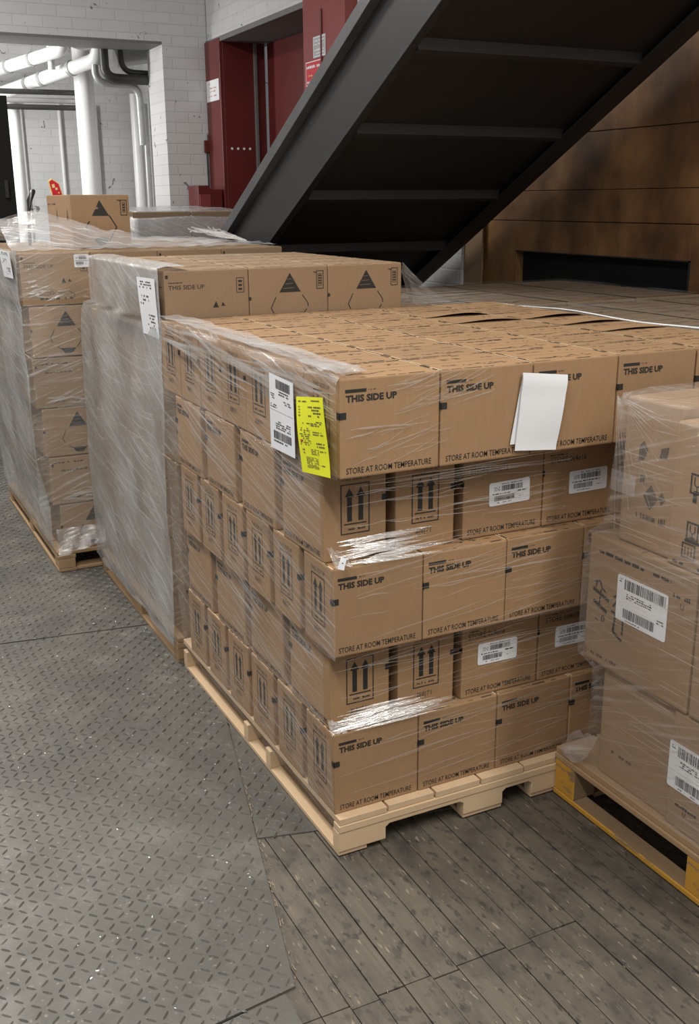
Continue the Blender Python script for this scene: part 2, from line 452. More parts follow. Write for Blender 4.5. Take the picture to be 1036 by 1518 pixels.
def print_wide(F, w, h, kind=0, seed=0):
    if kind == 0:
        F.rect(0.055 * w, 0.862 * h, 0.26 * w, 0.895 * h)
        F.smear(0.28 * w, 0.872 * h, 0.35 * w, 0.892 * h, 1, 2, seed=seed)
        F.text('THIS SIDE UP', 0.06 * w, 0.772 * h, 0.064 * h, 0.50 * w, bold=0.055)
        F.rect(-0.004, 0.605 * h, 0.062 * w, 0.672 * h, 1, 1.6)
    else:
        F.smear(0.07 * w, 0.825 * h, 0.30 * w, 0.855 * h, 1, 1, seed=seed + 5)
        F.text('STORE 0c4e16', 0.08 * w, 0.745 * h, 0.068 * h, 0.47 * w, m=1, bold=0.0)
        F.smear(0.85 * w, 0.86 * h, 0.90 * w, 0.88 * h, 1, 2, seed=seed)
    F.text('STORE AT ROOM TEMPERATURE', 0.06 * w, 0.048 * h, 0.062 * h, 0.86 * w, bold=0.005)

def print_arrows(F, w, h, seed=0):
    u0, u1, v0, v1 = 0.27 * w, 0.73 * w, 0.28 * h, 0.83 * h
    F.frame(u0, v0, u1, v1, 0.0028)
    for c in (0.41, 0.59):
        F.rect((c - 0.038) * w, 0.42 * h, (c + 0.038) * w, 0.69 * h)
        F.poly([((c - 0.075) * w, 0.685 * h), ((c + 0.075) * w, 0.685 * h), (c * w, 0.785 * h)])
    F.rect(0.32 * w, 0.385 * h, 0.68 * w, 0.398 * h)
    F.smear(0.34 * w, 0.315 * h, 0.66 * w, 0.355 * h, 1, 1, seed=seed + 1)
    F.text('THIS SIDE UP', 0.27 * w, 0.865 * h, 0.045 * h, 0.47 * w, m=2, bold=0.0)
    F.text('8|8|71', 0.34 * w, 0.16 * h, 0.06 * h, 0.26 * w, m=2, bold=0.0)
    F.rect(0.93 * w, 0.605 * h, w + 0.004, 0.672 * h, 1, 1.6)

def print_top(F, w, d, seed):
    r = random.Random(seed)
    F.rect(0.01 * w, 0.497 * d, 0.99 * w, 0.503 * d, 2)
    for (v, n) in ((0.26, 16), (0.72, 9)):
        for i in range(n):
            u = r.uniform(0.12, 0.8) * w; l = r.uniform(0.02, 0.14) * w; vv = (v + r.uniform(-0.06, 0.06)) * d
            F.poly([(u, vv), (u + l * 0.5, vv - 0.002), (u + l, vv + 0.001), (u + l * 0.6, vv + r.uniform(0.002, 0.005))], r.choice([2, 3]))
    for uu in (0.004, 0.978):
        F.rect(uu * w, 0.02 * d, (uu + 0.018) * w, 0.98 * d, 5)
        v = 0.05 * d
        while v < 0.9 * d:
            l = r.uniform(0.05, 0.25) * d
            if r.random() < 0.4: F.rect((uu + 0.003) * w, v, (uu + 0.016) * w, v + l, 1, 1.6)
            v += l + 0.08 * d
    for e in (0.02, 0.955):
        u = 0.02 * w
        while u < 0.9 * w:
            l = r.uniform(0.03, 0.2) * w
            if r.random() < 0.7: F.rect(u, e * d, min(u + l, 0.97 * w), e * d + r.uniform(0.003, 0.009), r.choice([2, 2, 3]))
            u += l + 0.02 * w

def carton_mesh(name, w, d, h, kind, seed=0):
    mb = MB(); rounded_box(mb, w, d, h)
    F = faces_of(mb, w, d, h)
    print_wide(F['-y'], w, h, kind, seed); print_wide(F['+y'], w, h, kind, seed)
    print_arrows(F['-x'], d, h, seed); print_arrows(F['+x'], d, h, seed)
    print_top(F['top'], w, d, seed)
    return mb.mesh(name, MATS)

CM = [[carton_mesh('carton', A, B, H - 0.0015, k, s) for s in (1, 2, 3)] for k in (0, 1)]
# the cartons of the top layer sit shoulder to shoulder
CT = [carton_mesh('carton', 0.262, 0.193, H - 0.0015, 0, s) for s in (4, 5, 6)]

def label_mesh(w, h, seed, style=0):
    """sticker lying in the x/z plane, facing -y, centre at origin"""
    mb = MB()
    r = 0.006; seg = 4; pts = []
    for (cx, cz, a0) in ((w / 2 - r, h / 2 - r, 0), (-w / 2 + r, h / 2 - r, PI / 2), (-w / 2 + r, -h / 2 + r, PI), (w / 2 - r, -h / 2 + r, 1.5 * PI)):
        pts += [(cx + r * math.cos(a0 + PI / 2 * k / seg), cz + r * math.sin(a0 + PI / 2 * k / seg)) for k in range(seg + 1)]
    mb.prism(pts, 'y', -0.0008, 0.0, 0)
    F = Face(mb, (-w / 2, -0.0008, -h / 2), (1, 0, 0), (0, 0, 1), 0.0004)
    if style == 0:
        F.smear(0.3 * w, 0.87 * h, 0.8 * w, 0.93 * h, 1, 1, seed=seed)
        F.smear(0.12 * w, 0.62 * h, 0.26 * w, 0.82 * h, 3, 1, seed=seed + 1)
        F.barcode(0.30 * w, 0.60 * h, 0.82 * w, 0.83 * h, 1, seed)
        F.smear(0.08 * w, 0.46 * h, 0.92 * w, 0.55 * h, 1, 1, seed=seed + 2)
        F.barcode(0.12 * w, 0.20 * h, 0.62 * w, 0.42 * h, 1, seed + 3)
        F.smear(0.2 * w, 0.09 * h, 0.55 * w, 0.15 * h, 1, 1, seed=seed + 4)
        F.smear(0.72 * w, 0.24 * h, 0.85 * w, 0.30 * h, 1, 1, seed=seed + 6)
    else:
        F.smear(0.04 * w, 0.84 * h, 0.10 * w, 0.94 * h, 2, 1, seed=seed + 9)
        F.barcode(0.15 * w, 0.72 * h, 0.96 * w, 0.94 * h, 1, seed)
        F.smear(0.2 * w, 0.52 * h, 0.7 * w, 0.66 * h, 3, 1, seed=seed + 2)
        F.barcode(0.15 * w, 0.10 * h, 0.78 * w, 0.30 * h, 1, seed + 3)
        F.smear(0.82 * w, 0.30 * h, 0.95 * w, 0.42 * h, 2, 1, seed=seed + 4)
        F.smear(0.2 * w, 0.03 * h, 0.5 * w, 0.07 * h, 1, 1, seed=seed + 5)
    return mb.mesh('barcode_label', [WHITE, INK])

LABEL_SMALL = [label_mesh(0.128, 0.063, s) for s in (11, 12)]

def put(name, me, loc, rz, label, cat, group=None, parent=None):
    o = bpy.data.objects.new(name, me); COL.objects.link(o)
    o.location = loc; o.rotation_euler = (0, 0, rz)
    if parent: o.parent = parent
    else: tag(o, label, cat, group)
    return o

ORD = ['first', 'second', 'third', 'fourth', 'fifth', 'sixth', 'seventh']
LAY = {1: 'top', 2: 'second-highest', 3: 'middle', 4: 'second-lowest', 5: 'bottom'}
GRP = 'cartons stacked on the new pine pallet'
ZP = 0.1097
rj = random.Random(3)
def jit(a): return rj.uniform(-a, a)

# layers: number -> (front-left corner x, y)
CORN = {1: (-0.012, -0.066), 2: (-0.012, 0.030), 3: (-0.012, -0.028), 4: (0.004, 0.040), 5: (0.002, 0.010)}
def flap_mesh(w, d, lift):
    mb = MB(); rows = []
    for i in range(7):
        t = i / 6
        rows.append([(x, -d / 2 + d * 0.5 * t, 0.0018 + lift * (1 - t) ** 2 * max(0.0, math.sin(PI * min(1, max(0, (x + w / 2) / w)) ** (0.6 + 90 * lift)))) for x in [-w / 2 + 0.004 + (w - 0.008) * k / 10 for k in range(11)]])
    mb.grid(rows, 0)
    o = mb.mesh('top_flap', MATS)
    return o

for lay in (5, 4, 3, 2, 1):
    x0, y0 = CORN[lay]; z = ZP + (5 - lay) * H
    if lay == 1:
        px, py = 0.266, 0.1965
        for c in range(5):
            for r in range(7):
                if r == 0: lb = 'carton in the front row of the top layer, %s from the yellow sheet corner' % ORD[c]
                elif c == 0: lb = 'top-layer carton along the film-covered edge, %s back from the yellow sheet' % ORD[r]
                else: lb = 'carton top in the uncovered layer, row %d behind the folded paper, %s from film edge' % (r + 1, ORD[c])
                o = put('carton', CT[(c * 5 + r * 3) % 3], (x0 + px * c + 0.131 + jit(0.002), y0 + py * r + 0.097 + jit(0.0015), z + rj.uniform(0, 0.0012)), jit(0.004), lb, 'box', GRP)
                if (c, r) in ((4, 2), (4, 3), (4, 4), (3, 4), (3, 5)):
                    fl = put('top_flap', flap_mesh(0.262, 0.193, 0.005 + 0.002 * ((c + r) % 3)), (0, 0, H - 0.0015), 0, None, None, parent=o)
        continue
    if lay in (3, 5):
        px, py = 0.252, 0.203
        cells = [(c, 0) for c in range(5)] + [(0, r) for r in range(1, 6)]
        for c, r in cells:
            lb = ('carton marked THIS SIDE UP in the %s layer, %s from the near corner' % (LAY[lay], ORD[c])) if r == 0 and c > 0 else \
                 ('near corner carton of the %s layer above the pine pallet' % LAY[lay]) if r == 0 else \
                 ('double-arrow carton on the film side, %s layer, %s back from the corner' % (LAY[lay], ORD[r]))
            put('carton', CM[0][(c + r) % 3], (x0 + px * c + A / 2, y0 + py * r + B / 2 + 0.006, z), jit(0.008) + (0.008 if lay == 5 else -0.004), lb, 'box', GRP)
    else:
        cells = [(0, r) for r in range(4)] + [(1, 0)]
        for c, r in cells:
            lb = ('corner carton with double-arrow panel, %s layer, below an overhanging layer' % LAY[lay]) if (c, r) == (0, 0) else \
                 ('narrow double-arrow carton, %s layer, beside the corner carton' % LAY[lay]) if c == 1 else \
                 ('long-sided carton on the film side, %s layer, %s back from the near corner' % (LAY[lay], ORD[r]))
            put('carton', CM[0][(c + r) % 3], (x0 + 0.198 * c + B / 2, y0 + 0.300 * r + A / 2, z), PI / 2 + jit(0.006), lb, 'box', GRP)
        for c in range(3):
            lb = 'carton with white barcode label, %s layer, %s from the arrow cartons' % (LAY[lay], ORD[c])
            o = put('carton', CM[1][c % 3], (x0 + 0.394 + 0.254 * c + A / 2, y0 - 0.004 + B / 2, z), jit(0.006), lb, 'box', GRP)
            put('barcode_label', LABEL_SMALL[(c + lay) % 2], ((0.028 if lay == 2 else 0.0) - 0.01 + 0.005 * c, -B / 2 - 0.0008, 0.112 if lay == 2 else 0.122), 0, None, None, parent=o)
            o.children[0].rotation_euler = (0, jit(0.03), 0)

# ------------------------------------------------------------------ pallets
def board(name, parent, mat, x0, x1, y0, y1, z0, z1, bevel=0.003):
    cx, cy = (x0 + x1) / 2, (y0 + y1) / 2
    mb = MB(); mb.box(x0 - cx, x1 - cx, y0 - cy, y1 - cy, z0, z1)
    return mb.build(name, mat, parent, bevel, (cx, cy, 0))

def stringer_pallet(x0, x1, y0, y1, zt, stringers, feet, label, m1, m2, nboards, rz=0.0):
    """stringers run along x (notched below), boards along y"""
    root = empty('wooden_pallet', (x0, y0, 0), rz)
    tag(root, label, 'pallet')
    W, D = x1 - x0, y1 - y0
    td = 0.018; tb = 0.013
    bw = W / nboards
    for i in range(nboards):
        board('deck_board', root, m2, i * bw + 0.003, (i + 1) * bw - 0.003, (0.0, 0.003, 0.001)[i % 3], D, zt - td, zt, 0.0015)
    for (sy, sw) in stringers:
        prof = [(0, tb)]
        for (f0, f1) in feet:
            if f0 > 0: prof += [(f0 - 0.012, zt * 0.52), (f0, zt * 0.50 - 0.006), (f0, tb)]
            if f1 < W - 0.001: prof += [(f1, tb), (f1, zt * 0.50 - 0.006), (f1 + 0.012, zt * 0.52)]
            else: prof += [(W, tb)]
        prof += [(W, zt - td - 0.0215), (0, zt - td - 0.0215)]
        mb = MB(); mb.prism([(p[0], p[1]) for p in prof], 'y', sy, sy + sw)
        mb.build('stringer', m1, root, 0.002)
    board('lead_board', root, m1, 0.0005, W, -0.0025, stringers[0][1] - 0.004, zt - td - 0.021, zt - td - 0.001, 0.0015)
    for (f0, f1) in feet:
        board('bottom_board', root, m2, max(f0, 0.0) + 0.001, f1 - (0.055 if f0 == 0 else 0), 0.004, D - 0.002, 0, tb, 0.0015)
    return root

def block_pallet(x0, x1, y0, y1, zt, ys, xs, label, m1, m2, edge=None, along=False):
    """blocks on a grid, boards below along y and x, deck boards along x"""
    root = empty('wooden_pallet', (x0, y0, 0)); tag(root, label, 'pallet')
    W, D = x1 - x0, y1 - y0
    td = 0.018; tb = 0.016; bs = 0.085
    n = 7; bw = D / n
    for i in range(n):
        if along: board('deck_board', root, m2, i * W / n + 0.004, (i + 1) * W / n - 0.004, 0, D, zt - td, zt, 0.002)
        else: board('deck_board', root, m1, 0, W, i * bw + 0.005, (i + 1) * bw - 0.005, zt - td, zt)
    for x in xs:
        board('lead_board', root, m2, x, x + bs, 0, D, zt - 2 * td, zt - td - 0.0005)
        board('bottom_board', root, edge if (edge and x == xs[0]) else m2, x, x + (0.055 if edge else bs), 0, D, 0, tb)
        for y in ys:
            board('block', root, edge if (edge and x == xs[0]) else m1, x + 0.002, x + bs - 0.004, y, y + bs, tb, zt - 2 * td)
    for y in (ys[0], ys[-1]):
        board('cross_board', root, m1, xs[0] + bs, xs[-1], y + 0.005, y + bs - 0.005, 0.0005, tb)
    return root

stringer_pallet(0.0, 1.32, -0.012, 1.30, ZP, [(0.0, 0.036), (0.47, 0.036), (0.655, 0.036), (1.272, 0.036)],
                [(0, 0.14), (0.385, 0.515), (0.615, 0.75), (1.18, 1.32)], 'new pale pine pallet under the large carton stack, beside the worn plank floor', PINE, PINE_Y, 9)
stringer_pallet(-0.01, 0.95, 1.335, 2.50, 0.098, [(0.0, 0.05), (0.50, 0.11), (1.10, 0.06)],
                [(0, 0.11), (0.42, 0.54), (0.85, 0.96)], 'brown wooden pallet under the grey-wrapped stack next behind the pine pallet', OLDX, OLDW, 7)
block_pallet(-0.205, 0.93, 2.545, 3.95, 0.098, [0.0, 0.66, 1.30], [0.0, 0.52, 1.04], 'brown wooden pallet under the stack with the loose carton on top', OLDX, OLDW)
block_pallet(0.692, 1.70, -1.10, -0.012, 0.148, [1.0, 0.48, 0.0], [0.0, 0.45, 0.92], 'wooden pallet with worn yellow painted edges under the large cartons', OLDX, OLDW, YPAINT, True)
block_pallet(1.36, 2.50, 0.10, 1.30, 0.12, [0.0, 0.55, 1.1], [0.0, 0.5, 1.05], 'wooden pallet under the tall cartons beside the uncovered top layer', OLDX, OLDW)
block_pallet(1.02, 2.50, 1.40, 2.42, 0.12, [0.0, 0.45, 0.93], [0.0, 0.65, 1.39], 'wooden pallet under the tall cartons below the staircase', OLDX, OLDW)
block_pallet(1.18, 2.15, 6.02, 6.92, 0.12, [0.0, 0.4, 0.8], [0.0, 0.44, 0.88], 'wooden pallet under the dull grey wrapped load by the red door', OLDX, OLDW)

# ------------------------------------------------------------------ diamond-marked cartons of the two rear stacks
W2, D2, H2 = 0.303, 0.2, 0.2222
def diamond(F, w, h, dark=1, seed=0, icon=True):
    tri = [(0.375 * w, 0.60 * h), (0.645 * w, 0.60 * h), (0.51 * w, 0.90 * h)]
    F.poly(tri, dark)
    for q in (0.66, 0.73, 0.80):
        hw = (0.90 - q) / 0.30 * 0.135
        F.line([((0.51 - hw * 0.8) * w, q * h), ((0.51 + hw * 0.5) * w, (q + 0.008) * h)], 0.0012, 0, 1.8)
    F.line([(0.33 * w, 0.53 * h), (0.265 * w, 0.36 * h)], 0.0032)
    F.line([(0.265 * w, 0.36 * h), (0.30 * w, 0.28 * h)], 0.0032)
    F.line([(0.665 * w, 0.55 * h), (0.735 * w, 0.42 * h), (0.74 * w, 0.36 * h)], 0.0032)
    F.line([(0.72 * w, 0.33 * h), (0.64 * w, 0.17 * h)], 0.0032)
    F.line([(0.36 * w, 0.20 * h), (0.43 * w, 0.13 * h)], 0.0032)
    F.poly([(0.40 * w, 0.165 * h), (0.46 * w, 0.06 * h), (0.56 * w, 0.06 * h), (0.63 * w, 0.165 * h)], dark)
    if icon:
        F.frame(0.85 * w, 0.63 * h, 0.945 * w, 0.92 * h, 0.0025)
        F.frame(0.872 * w, 0.68 * h, 0.922 * w, 0.87 * h, 0.0015)
        for q in (0.71, 0.75, 0.79, 0.83): F.rect(0.88 * w, q * h, 0.914 * w, (q + 0.022) * h)
        F.line([(0.81 * w, 0.90 * h), (0.86 * w, 0.89 * h)], 0.003)
    F.rect(-0.003, 0.50 * h, 0.022 * w, 0.55 * h, 1, 1.5)

def side_up(F, w, h, seed=0):
    F.smear(0.05 * w, 0.80 * h, 0.22 * w, 0.83 * h, 1, 1, seed=seed)
    F.text('THIS SIDE UP', 0.05 * w, 0.715 * h, 0.062 * h, 0.42 * w, m=1, bold=0.01)
    F.frame(0.85 * w, 0.63 * h, 0.945 * w, 0.86 * h, 0.002)
    for q in (0.67, 0.73, 0.79): F.rect(0.875 * w, q * h, 0.92 * w, (q + 0.03) * h)
    F.poly([(0.56 * w, 0.42 * h), (0.63 * w, 0.42 * h), (0.60 * w, 0.52 * h)], 1)
    F.poly([(0.66 * w, 0.44 * h), (0.71 * w, 0.44 * h), (0.68 * w, 0.50 * h)], 1)
    F.frame(0.28 * w, 0.20 * h, 0.44 * w, 0.26 * h, 0.0012, 2); F.smear(0.29 * w, 0.21 * h, 0.64 * w, 0.25 * h, 1, 2, seed=seed + 3)
    F.line([(0.66 * w, 0.26 * h), (0.74 * w, 0.20 * h), (0.73 * w, 0.14 * h)], 0.0025, 1)
    F.smear(0.2 * w, 0.10 * h, 0.72 * w, 0.16 * h, 1, 1, seed=seed + 4)
    F.rect(0.02 * w, 0.88 * h, 0.05 * w, 0.93 * h, 1)

def plain_print(F, w, h, seed=0):
    F.rect(0.03 * w, 0.80 * h, 0.06 * w, 0.86 * h, 1)
    F.smear(0.06 * w, 0.86 * h, 0.5 * w, 0.90 * h, 1, 1, seed=seed)
    F.smear(0.10 * w, 0.68 * h, 0.62 * w, 0.75 * h, 1, 2, seed=seed + 1)
    F.smear(0.08 * w, 0.10 * h, 0.8 * w, 0.16 * h, 1, 2, seed=seed + 2)

def carton2_mesh(kind, seed):
    mb = MB(); rounded_box(mb, W2, D2, H2 - 0.0015)
    F = faces_of(mb, W2, D2, H2 - 0.0015)
    f = {'diamond': diamond, 'side': side_up, 'plain': plain_print}[kind]
    for k in ('-y', '+y'): f(F[k], W2, H2, seed=seed)
    for k in ('-x', '+x'):
        F[k].smear(0.2 * D2, 0.6 * H2, 0.5 * D2, 0.66 * H2, 1, 2, seed=seed)
        F[k].line([(0.6 * D2, 0.5 * H2), (0.6 * D2, 0.75 * H2), (0.9 * D2, 0.75 * H2)], 0.002, 2)
        F[k].line([(0.7 * D2, 0.3 * H2), (0.7 * D2, 0.5 * H2)], 0.002, 2)
    print_top(F['top'], W2, D2, seed)
    return mb.mesh('carton', MATS_P)
M2 = {k: carton2_mesh(k, 20 + i) for i, k in enumerate(('diamond', 'side', 'plain'))}

G2 = 'cartons on the pallet behind the pine pallet'
LV = ['lowest', 'second-lowest', 'third', 'fourth', 'fifth', 'top']
XS2 = [0.020, 0.022, 0.022, 0.030, 0.034, 0.012]
for k in range(6):
    z = 0.098 + k * H2
    rows = 6 if k < 5 else 5
    cells = [(c, 0) for c in range(3)] + [(0, r) for r in range(1, rows)]
    if k == 5: cells = [(c, r) for c in range(3) for r in range(rows)]
    for c, r in cells:
        kind = 'side' if (k == 5 and c == 0) else 'diamond'
        if k < 5: kind = ('plain', 'diamond')[k % 2]
        if k == 5 and r == 0:
            lb = ['carton printed THIS SIDE UP at the corner of the rear stack above the white papers', 'middle carton with black diamond mark atop the stack behind the uncovered cartons', 'end carton with black diamond mark beside the stretched film fin'][c]
        elif k == 5:
            lb = 'carton top of the rear stack, row %d behind its diamond-marked front, %s from left' % (r, ORD[c])
        elif r == 0:
            lb = 'front carton of the grey-wrapped rear stack, %s level, %s from its wrapped corner' % (LV[k], ORD[c])
        else:
            lb = 'carton under the grey film of the rear stack, %s level, %s back' % (LV[k], ORD[r])
        put('carton', M2[kind], (XS2[k] + 0.3045 * c + W2 / 2, 1.32 + 0.2015 * r + D2 / 2, z), jit(0.004), lb, 'box', G2)

G3 = 'cartons on the leftmost pallet'
XS3 = [-0.172, -0.200, -0.212, -0.234, -0.226, -0.248]
H3 = 0.2252
for k in range(6):
    z = 0.098 + k * H3
    cells = [(c, 0) for c in range(4 if k == 5 else 2)] + [(0, r) for r in range(1, 7)]
    if k == 5: cells += [(c, r) for c in (1, 2, 3) for r in range(1, 7)]
    for c, r in cells:
        kind = 'side' if k == 5 else ('plain' if k % 2 else 'diamond')
        if k == 4: kind = 'diamond'
        if k == 3: kind = 'plain'
        if k == 2: kind = 'diamond'
        if k == 1: kind = 'plain'
        if r == 0 and c == 0:
            lb = 'front corner carton of the far left stack, %s level' % LV[k] if k < 5 else 'THIS SIDE UP carton at the top front corner of the far left stack'
        elif r == 0:
            lb = 'front carton of the far left stack, %s level, %s from its corner, half hidden' % (LV[k], ORD[c])
        elif c == 0:
            lb = 'carton behind grey film on the far left stack, %s level, %s back' % (LV[k], ORD[r])
        else:
            lb = 'top carton under the bunched white film, row %d back, %s from the left' % (r + 1, ORD[c])
        o = put('carton', M2[kind], (XS3[k] + 0.3045 * c + W2 / 2, 2.56 + 0.2 * r + D2 / 2, z), jit(0.004), lb, 'box', G3)
        if k == 5 and (c, r) == (0, 0):
            put('barcode_label', label_mesh(0.066, 0.055, 31), (W2 / 2 - 0.038, -D2 / 2 - 0.0008, 0.185), 0, None, None, parent=o)

# loose carton on top
mb = MB(); w, d, h = 0.285, 0.36, 0.238
rounded_box(mb, w, d, h)
F = faces_of(mb, w, d, h)
f = F['-y']
f.poly([(0.35 * w, 0.60 * h), (0.64 * w, 0.60 * h), (0.49 * w, 0.90 * h)], 1)
f.line([(0.64 * w, 0.61 * h), (0.76 * w, 0.38 * h), (0.62 * w, 0.12 * h)], 0.006)
f.line([(0.30 * w, 0.50 * h), (0.24 * w, 0.40 * h), (0.25 * w, 0.30 * h)], 0.006)
f.poly([(0.36 * w, 0.16 * h), (0.46 * w, 0.02 * h), (0.56 * w, 0.06 * h), (0.62 * w, 0.17 * h), (0.5 * w, 0.2 * h)], 1)
f.poly([(0.40 * w, 0.72 * h), (0.47 * w, 0.74 * h), (0.44 * w, 0.77 * h)], 0, 1.8)
f.frame(0.84 * w, 0.60 * h, 0.96 * w, 0.90 * h, 0.0035); f.frame(0.88 * w, 0.66 * h, 0.925 * w, 0.85 * h, 0.002)
for q in (0.69, 0.74, 0.79): f.rect(0.885 * w, q * h, 0.92 * w, (q + 0.03) * h)
f.line([(0.79 * w, 0.90 * h), (0.86 * w, 0.88 * h)], 0.004)
g = F['-x']
for q in (0.42, 0.86):
    g.line([(q * d - 0.012, 0.50 * h), (q * d, 0.72 * h), (q * d + 0.012, 0.50 * h)], 0.003, 1); g.rect(q * d - 0.005, 0.52 * h, q * d + 0.003, 0.62 * h, 2)
g.smear(0.04 * d, 0.80 * h, 0.4 * d, 0.86 * h, 1, 2, seed=3)
F['top'].rect(0, 0.49 * d, w, 0.51 * d, 3)
put('loose_carton', mb.mesh('loose_carton', MATS), (0.185, 3.10, 0.098 + 6 * H3), 0.10, 'single loose carton with black diamond mark sitting on top of the far left stack', 'box')

# red paddle and black handle behind it
mb = MB(); zb = 0.098 + 6 * H3
mb.prism([(-0.034, 0), (0.04, 0), (0.022, 0.30), (-0.008, 0.33), (-0.03, 0.322)], 'y', -0.004, 0.004, 1)
mb.prism([(-0.029, 0.004), (0.034, 0.004), (0.018, 0.297), (-0.008, 0.324), (-0.026, 0.317)], 'y', -0.0048, -0.004, 0)
F = Face(mb, (0, -0.0049, 0), (1, 0, 0), (0, 0, 1), 0.0005)
F.rect(-0.018, 0.285, -0.004, 0.302, 2); F.rect(-0.006, 0.272, 0.006, 0.282, 2); F.rect(0.004, 0.252, 0.01, 0.26, 2); F.rect(0.012, 0.235, 0.017, 0.244, 2)
o = mb.build('warning_paddle', [BRIGHTRED, CREAM, CREAM]); o.location = (0.165, 3.42, zb); o.rotation_euler = (0, -0.22, 0.15)
tag(o, 'small red paddle with pale border standing behind the loose carton', 'sign')
mb = MB(); mb.tube([(-0.075, 3.25, zb + 0.001), (-0.065, 3.26, 1.60), (-0.055, 3.28, 1.66), (-0.03, 3.30, 1.705), (-0.022, 3.30, 1.714)], [0.007, 0.009, 0.013, 0.013, 0.007], 12, 0)
o = mb.build('tool_handle', [PLASTIC]); tag(o, 'black tool handle poking up through the bunched white film', 'tool')

# ------------------------------------------------------------------ the large cartons on the right
GR = 'large cartons on the yellow-edged pallet'
MB_BIG = [CARD_BIG, INK, INK_FAINT, SMUDGE, WHITE, PALE]
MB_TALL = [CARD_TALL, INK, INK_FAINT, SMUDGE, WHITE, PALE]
def big(w, d, h, draw=None, topdraw=None):
    mb = MB(); rounded_box(mb, w, d, h, 0.006)
    F = faces_of(mb, w, d, h)
    if draw: draw(F['-x'], d, h)
    F['top'].rect(0, 0.497 * d, w, 0.503 * d, 2)
    return mb.mesh('large_carton', MB_BIG)
def side_label(w, h, seed):
    me = label_mesh(w, h, seed, 1); return me
def icon_cup(F, u, v, s):
    F.frame(u, v, u + s, v + 1.15 * s, 0.0045)
    F.line([(u + 0.3 * s, v + 0.95 * s), (u + 0.3 * s, v + 0.55 * s), (u + 0.5 * s, v + 0.42 * s), (u + 0.7 * s, v + 0.55 * s), (u + 0.7 * s, v + 0.95 * s)], 0.003)
    F.line([(u + 0.5 * s, v + 0.42 * s), (u + 0.5 * s, v + 0.2 * s)], 0.003); F.line([(u + 0.3 * s, v + 0.17 * s), (u + 0.7 * s, v + 0.17 * s)], 0.003)
def d_icons(F, w, h):
    icon_cup(F, 0.055, 0.185, 0.042); F.rect(0.066, 0.165, 0.078, 0.186)
    F.rect(0.090, 0.18, 0.098, 0.26); icon_cup(F, 0.125, 0.185, 0.042)
    icon_cup(F, 0.055, 0.075, 0.038); F.rect(0.052, 0.068, 0.10, 0.075)
    F.frame(0.045, 0.028, 0.088, 0.066, 0.004); F.line([(0.056, 0.036), (0.056, 0.056)], 0.003); F.line([(0.066, 0.036), (0.066, 0.056)], 0.003); F.line([(0.076, 0.036), (0.076, 0.056)], 0.003)
    F.smear(0.02, 0.006, 0.30, 0.020, 1, 1, seed=4)
def d_marks(F, w, h):
    def d(u, v, s):
        F.poly([(u, v - s), (u + s * 0.8, v), (u, v + s), (u - s * 0.8, v)], 2)
    F.poly([(0.055, 0.215), (0.075, 0.225), (0.085, 0.25), (0.07, 0.27), (0.055, 0.255)], 2); F.poly([(0.125, 0.235), (0.15, 0.24), (0.155, 0.27), (0.13, 0.262)], 2)
    d(0.105, 0.135, 0.032); d(0.143, 0.14, 0.016); F.smear(0.05, 0.07, 0.16, 0.10, 1, 2, seed=8); F.rect(0.065, 0.165, 0.08, 0.185, 2)
def d_label(F, w, h):
    F.smear(0.04, 0.305, 0.30, 0.322, 1, 1, seed=9); F.smear(0.31, 0.275, 0.37, 0.295, 1, 1, seed=10); F.text('U', 0.335, 0.255, 0.014, m=2)
    F.smear(0.03, 0.018, 0.13, 0.032, 1, 2, seed=12)
    F.frame(0.006, 0.016, 0.014, 0.032, 0.0015, 2)
    # marker strokes
    F.line([(0.030, 0.225), (0.052, 0.232), (0.058, 0.215), (0.075, 0.208)], 0.005); F.line([(0.035, 0.21), (0.040, 0.232)], 0.004)
    F.line([(0.025, 0.205), (0.088, 0.188)], 0.010); F.line([(0.056, 0.21), (0.052, 0.168)], 0.005)
    F.line([(0.028, 0.172), (0.083, 0.155)], 0.010); F.line([(0.064, 0.140), (0.074, 0.140), (0.074, 0.127), (0.064, 0.125), (0.066, 0.14)], 0.003); F.line([(0.04, 0.125), (0.05, 0.122)], 0.003)
    F.line([(0.105, 0.205), (0.122, 0.215), (0.118, 0.198), (0.105, 0.18)], 0.006); F.line([(0.10, 0.166), (0.145, 0.158), (0.145, 0.115)], 0.006); F.line([(0.116, 0.16), (0.110, 0.112), (0.145, 0.098)], 0.008)
def d_low(F, w, h):
    F.smear(0.30, 0.30, 0.34, 0.32, 2, 1, seed=5)
    F.smear(0.05, 0.075, 0.13, 0.09, 1, 2, seed=15)
def d_low2(F, w, h):
    F.smear(0.03, 0.06, 0.10, 0.075, 1, 1, seed=16); F.text('U', 0.055, 0.045, 0.012, m=1)
DX = 0.5
def big_at(me, x, yfar, d, z, label):
    return put('large_carton', me, (x + DX / 2, yfar - d / 2, z), 0, label, 'box', GR)
b = big_at(big(DX, 0.27, 0.315, d_low), 0.716, -0.168, 0.27, 0.148, 'large carton clouded by film at the far bottom corner of the yellow-edged pallet')
b = big_at(big(DX, 0.50, 0.315, d_low2), 0.706, -0.440, 0.50, 0.148, 'large carton with a big barcode label on the bottom tier, at the picture edge')
sl = put('barcode_label', side_label(0.19, 0.125, 41), (-DX / 2 - 0.0008, 0.25 - 0.092, 0.168), -PI / 2, None, None, parent=b)
b = big_at(big(DX, 0.385, 0.352, d_label), 0.700, -0.098, 0.385, 0.465, 'large carton with white barcode label and black marker strokes on the middle tier')
sl = put('barcode_label', side_label(0.18, 0.122, 42), (-DX / 2 - 0.0008, 0.1925 - 0.207, 0.214), -PI / 2, None, None, parent=b)
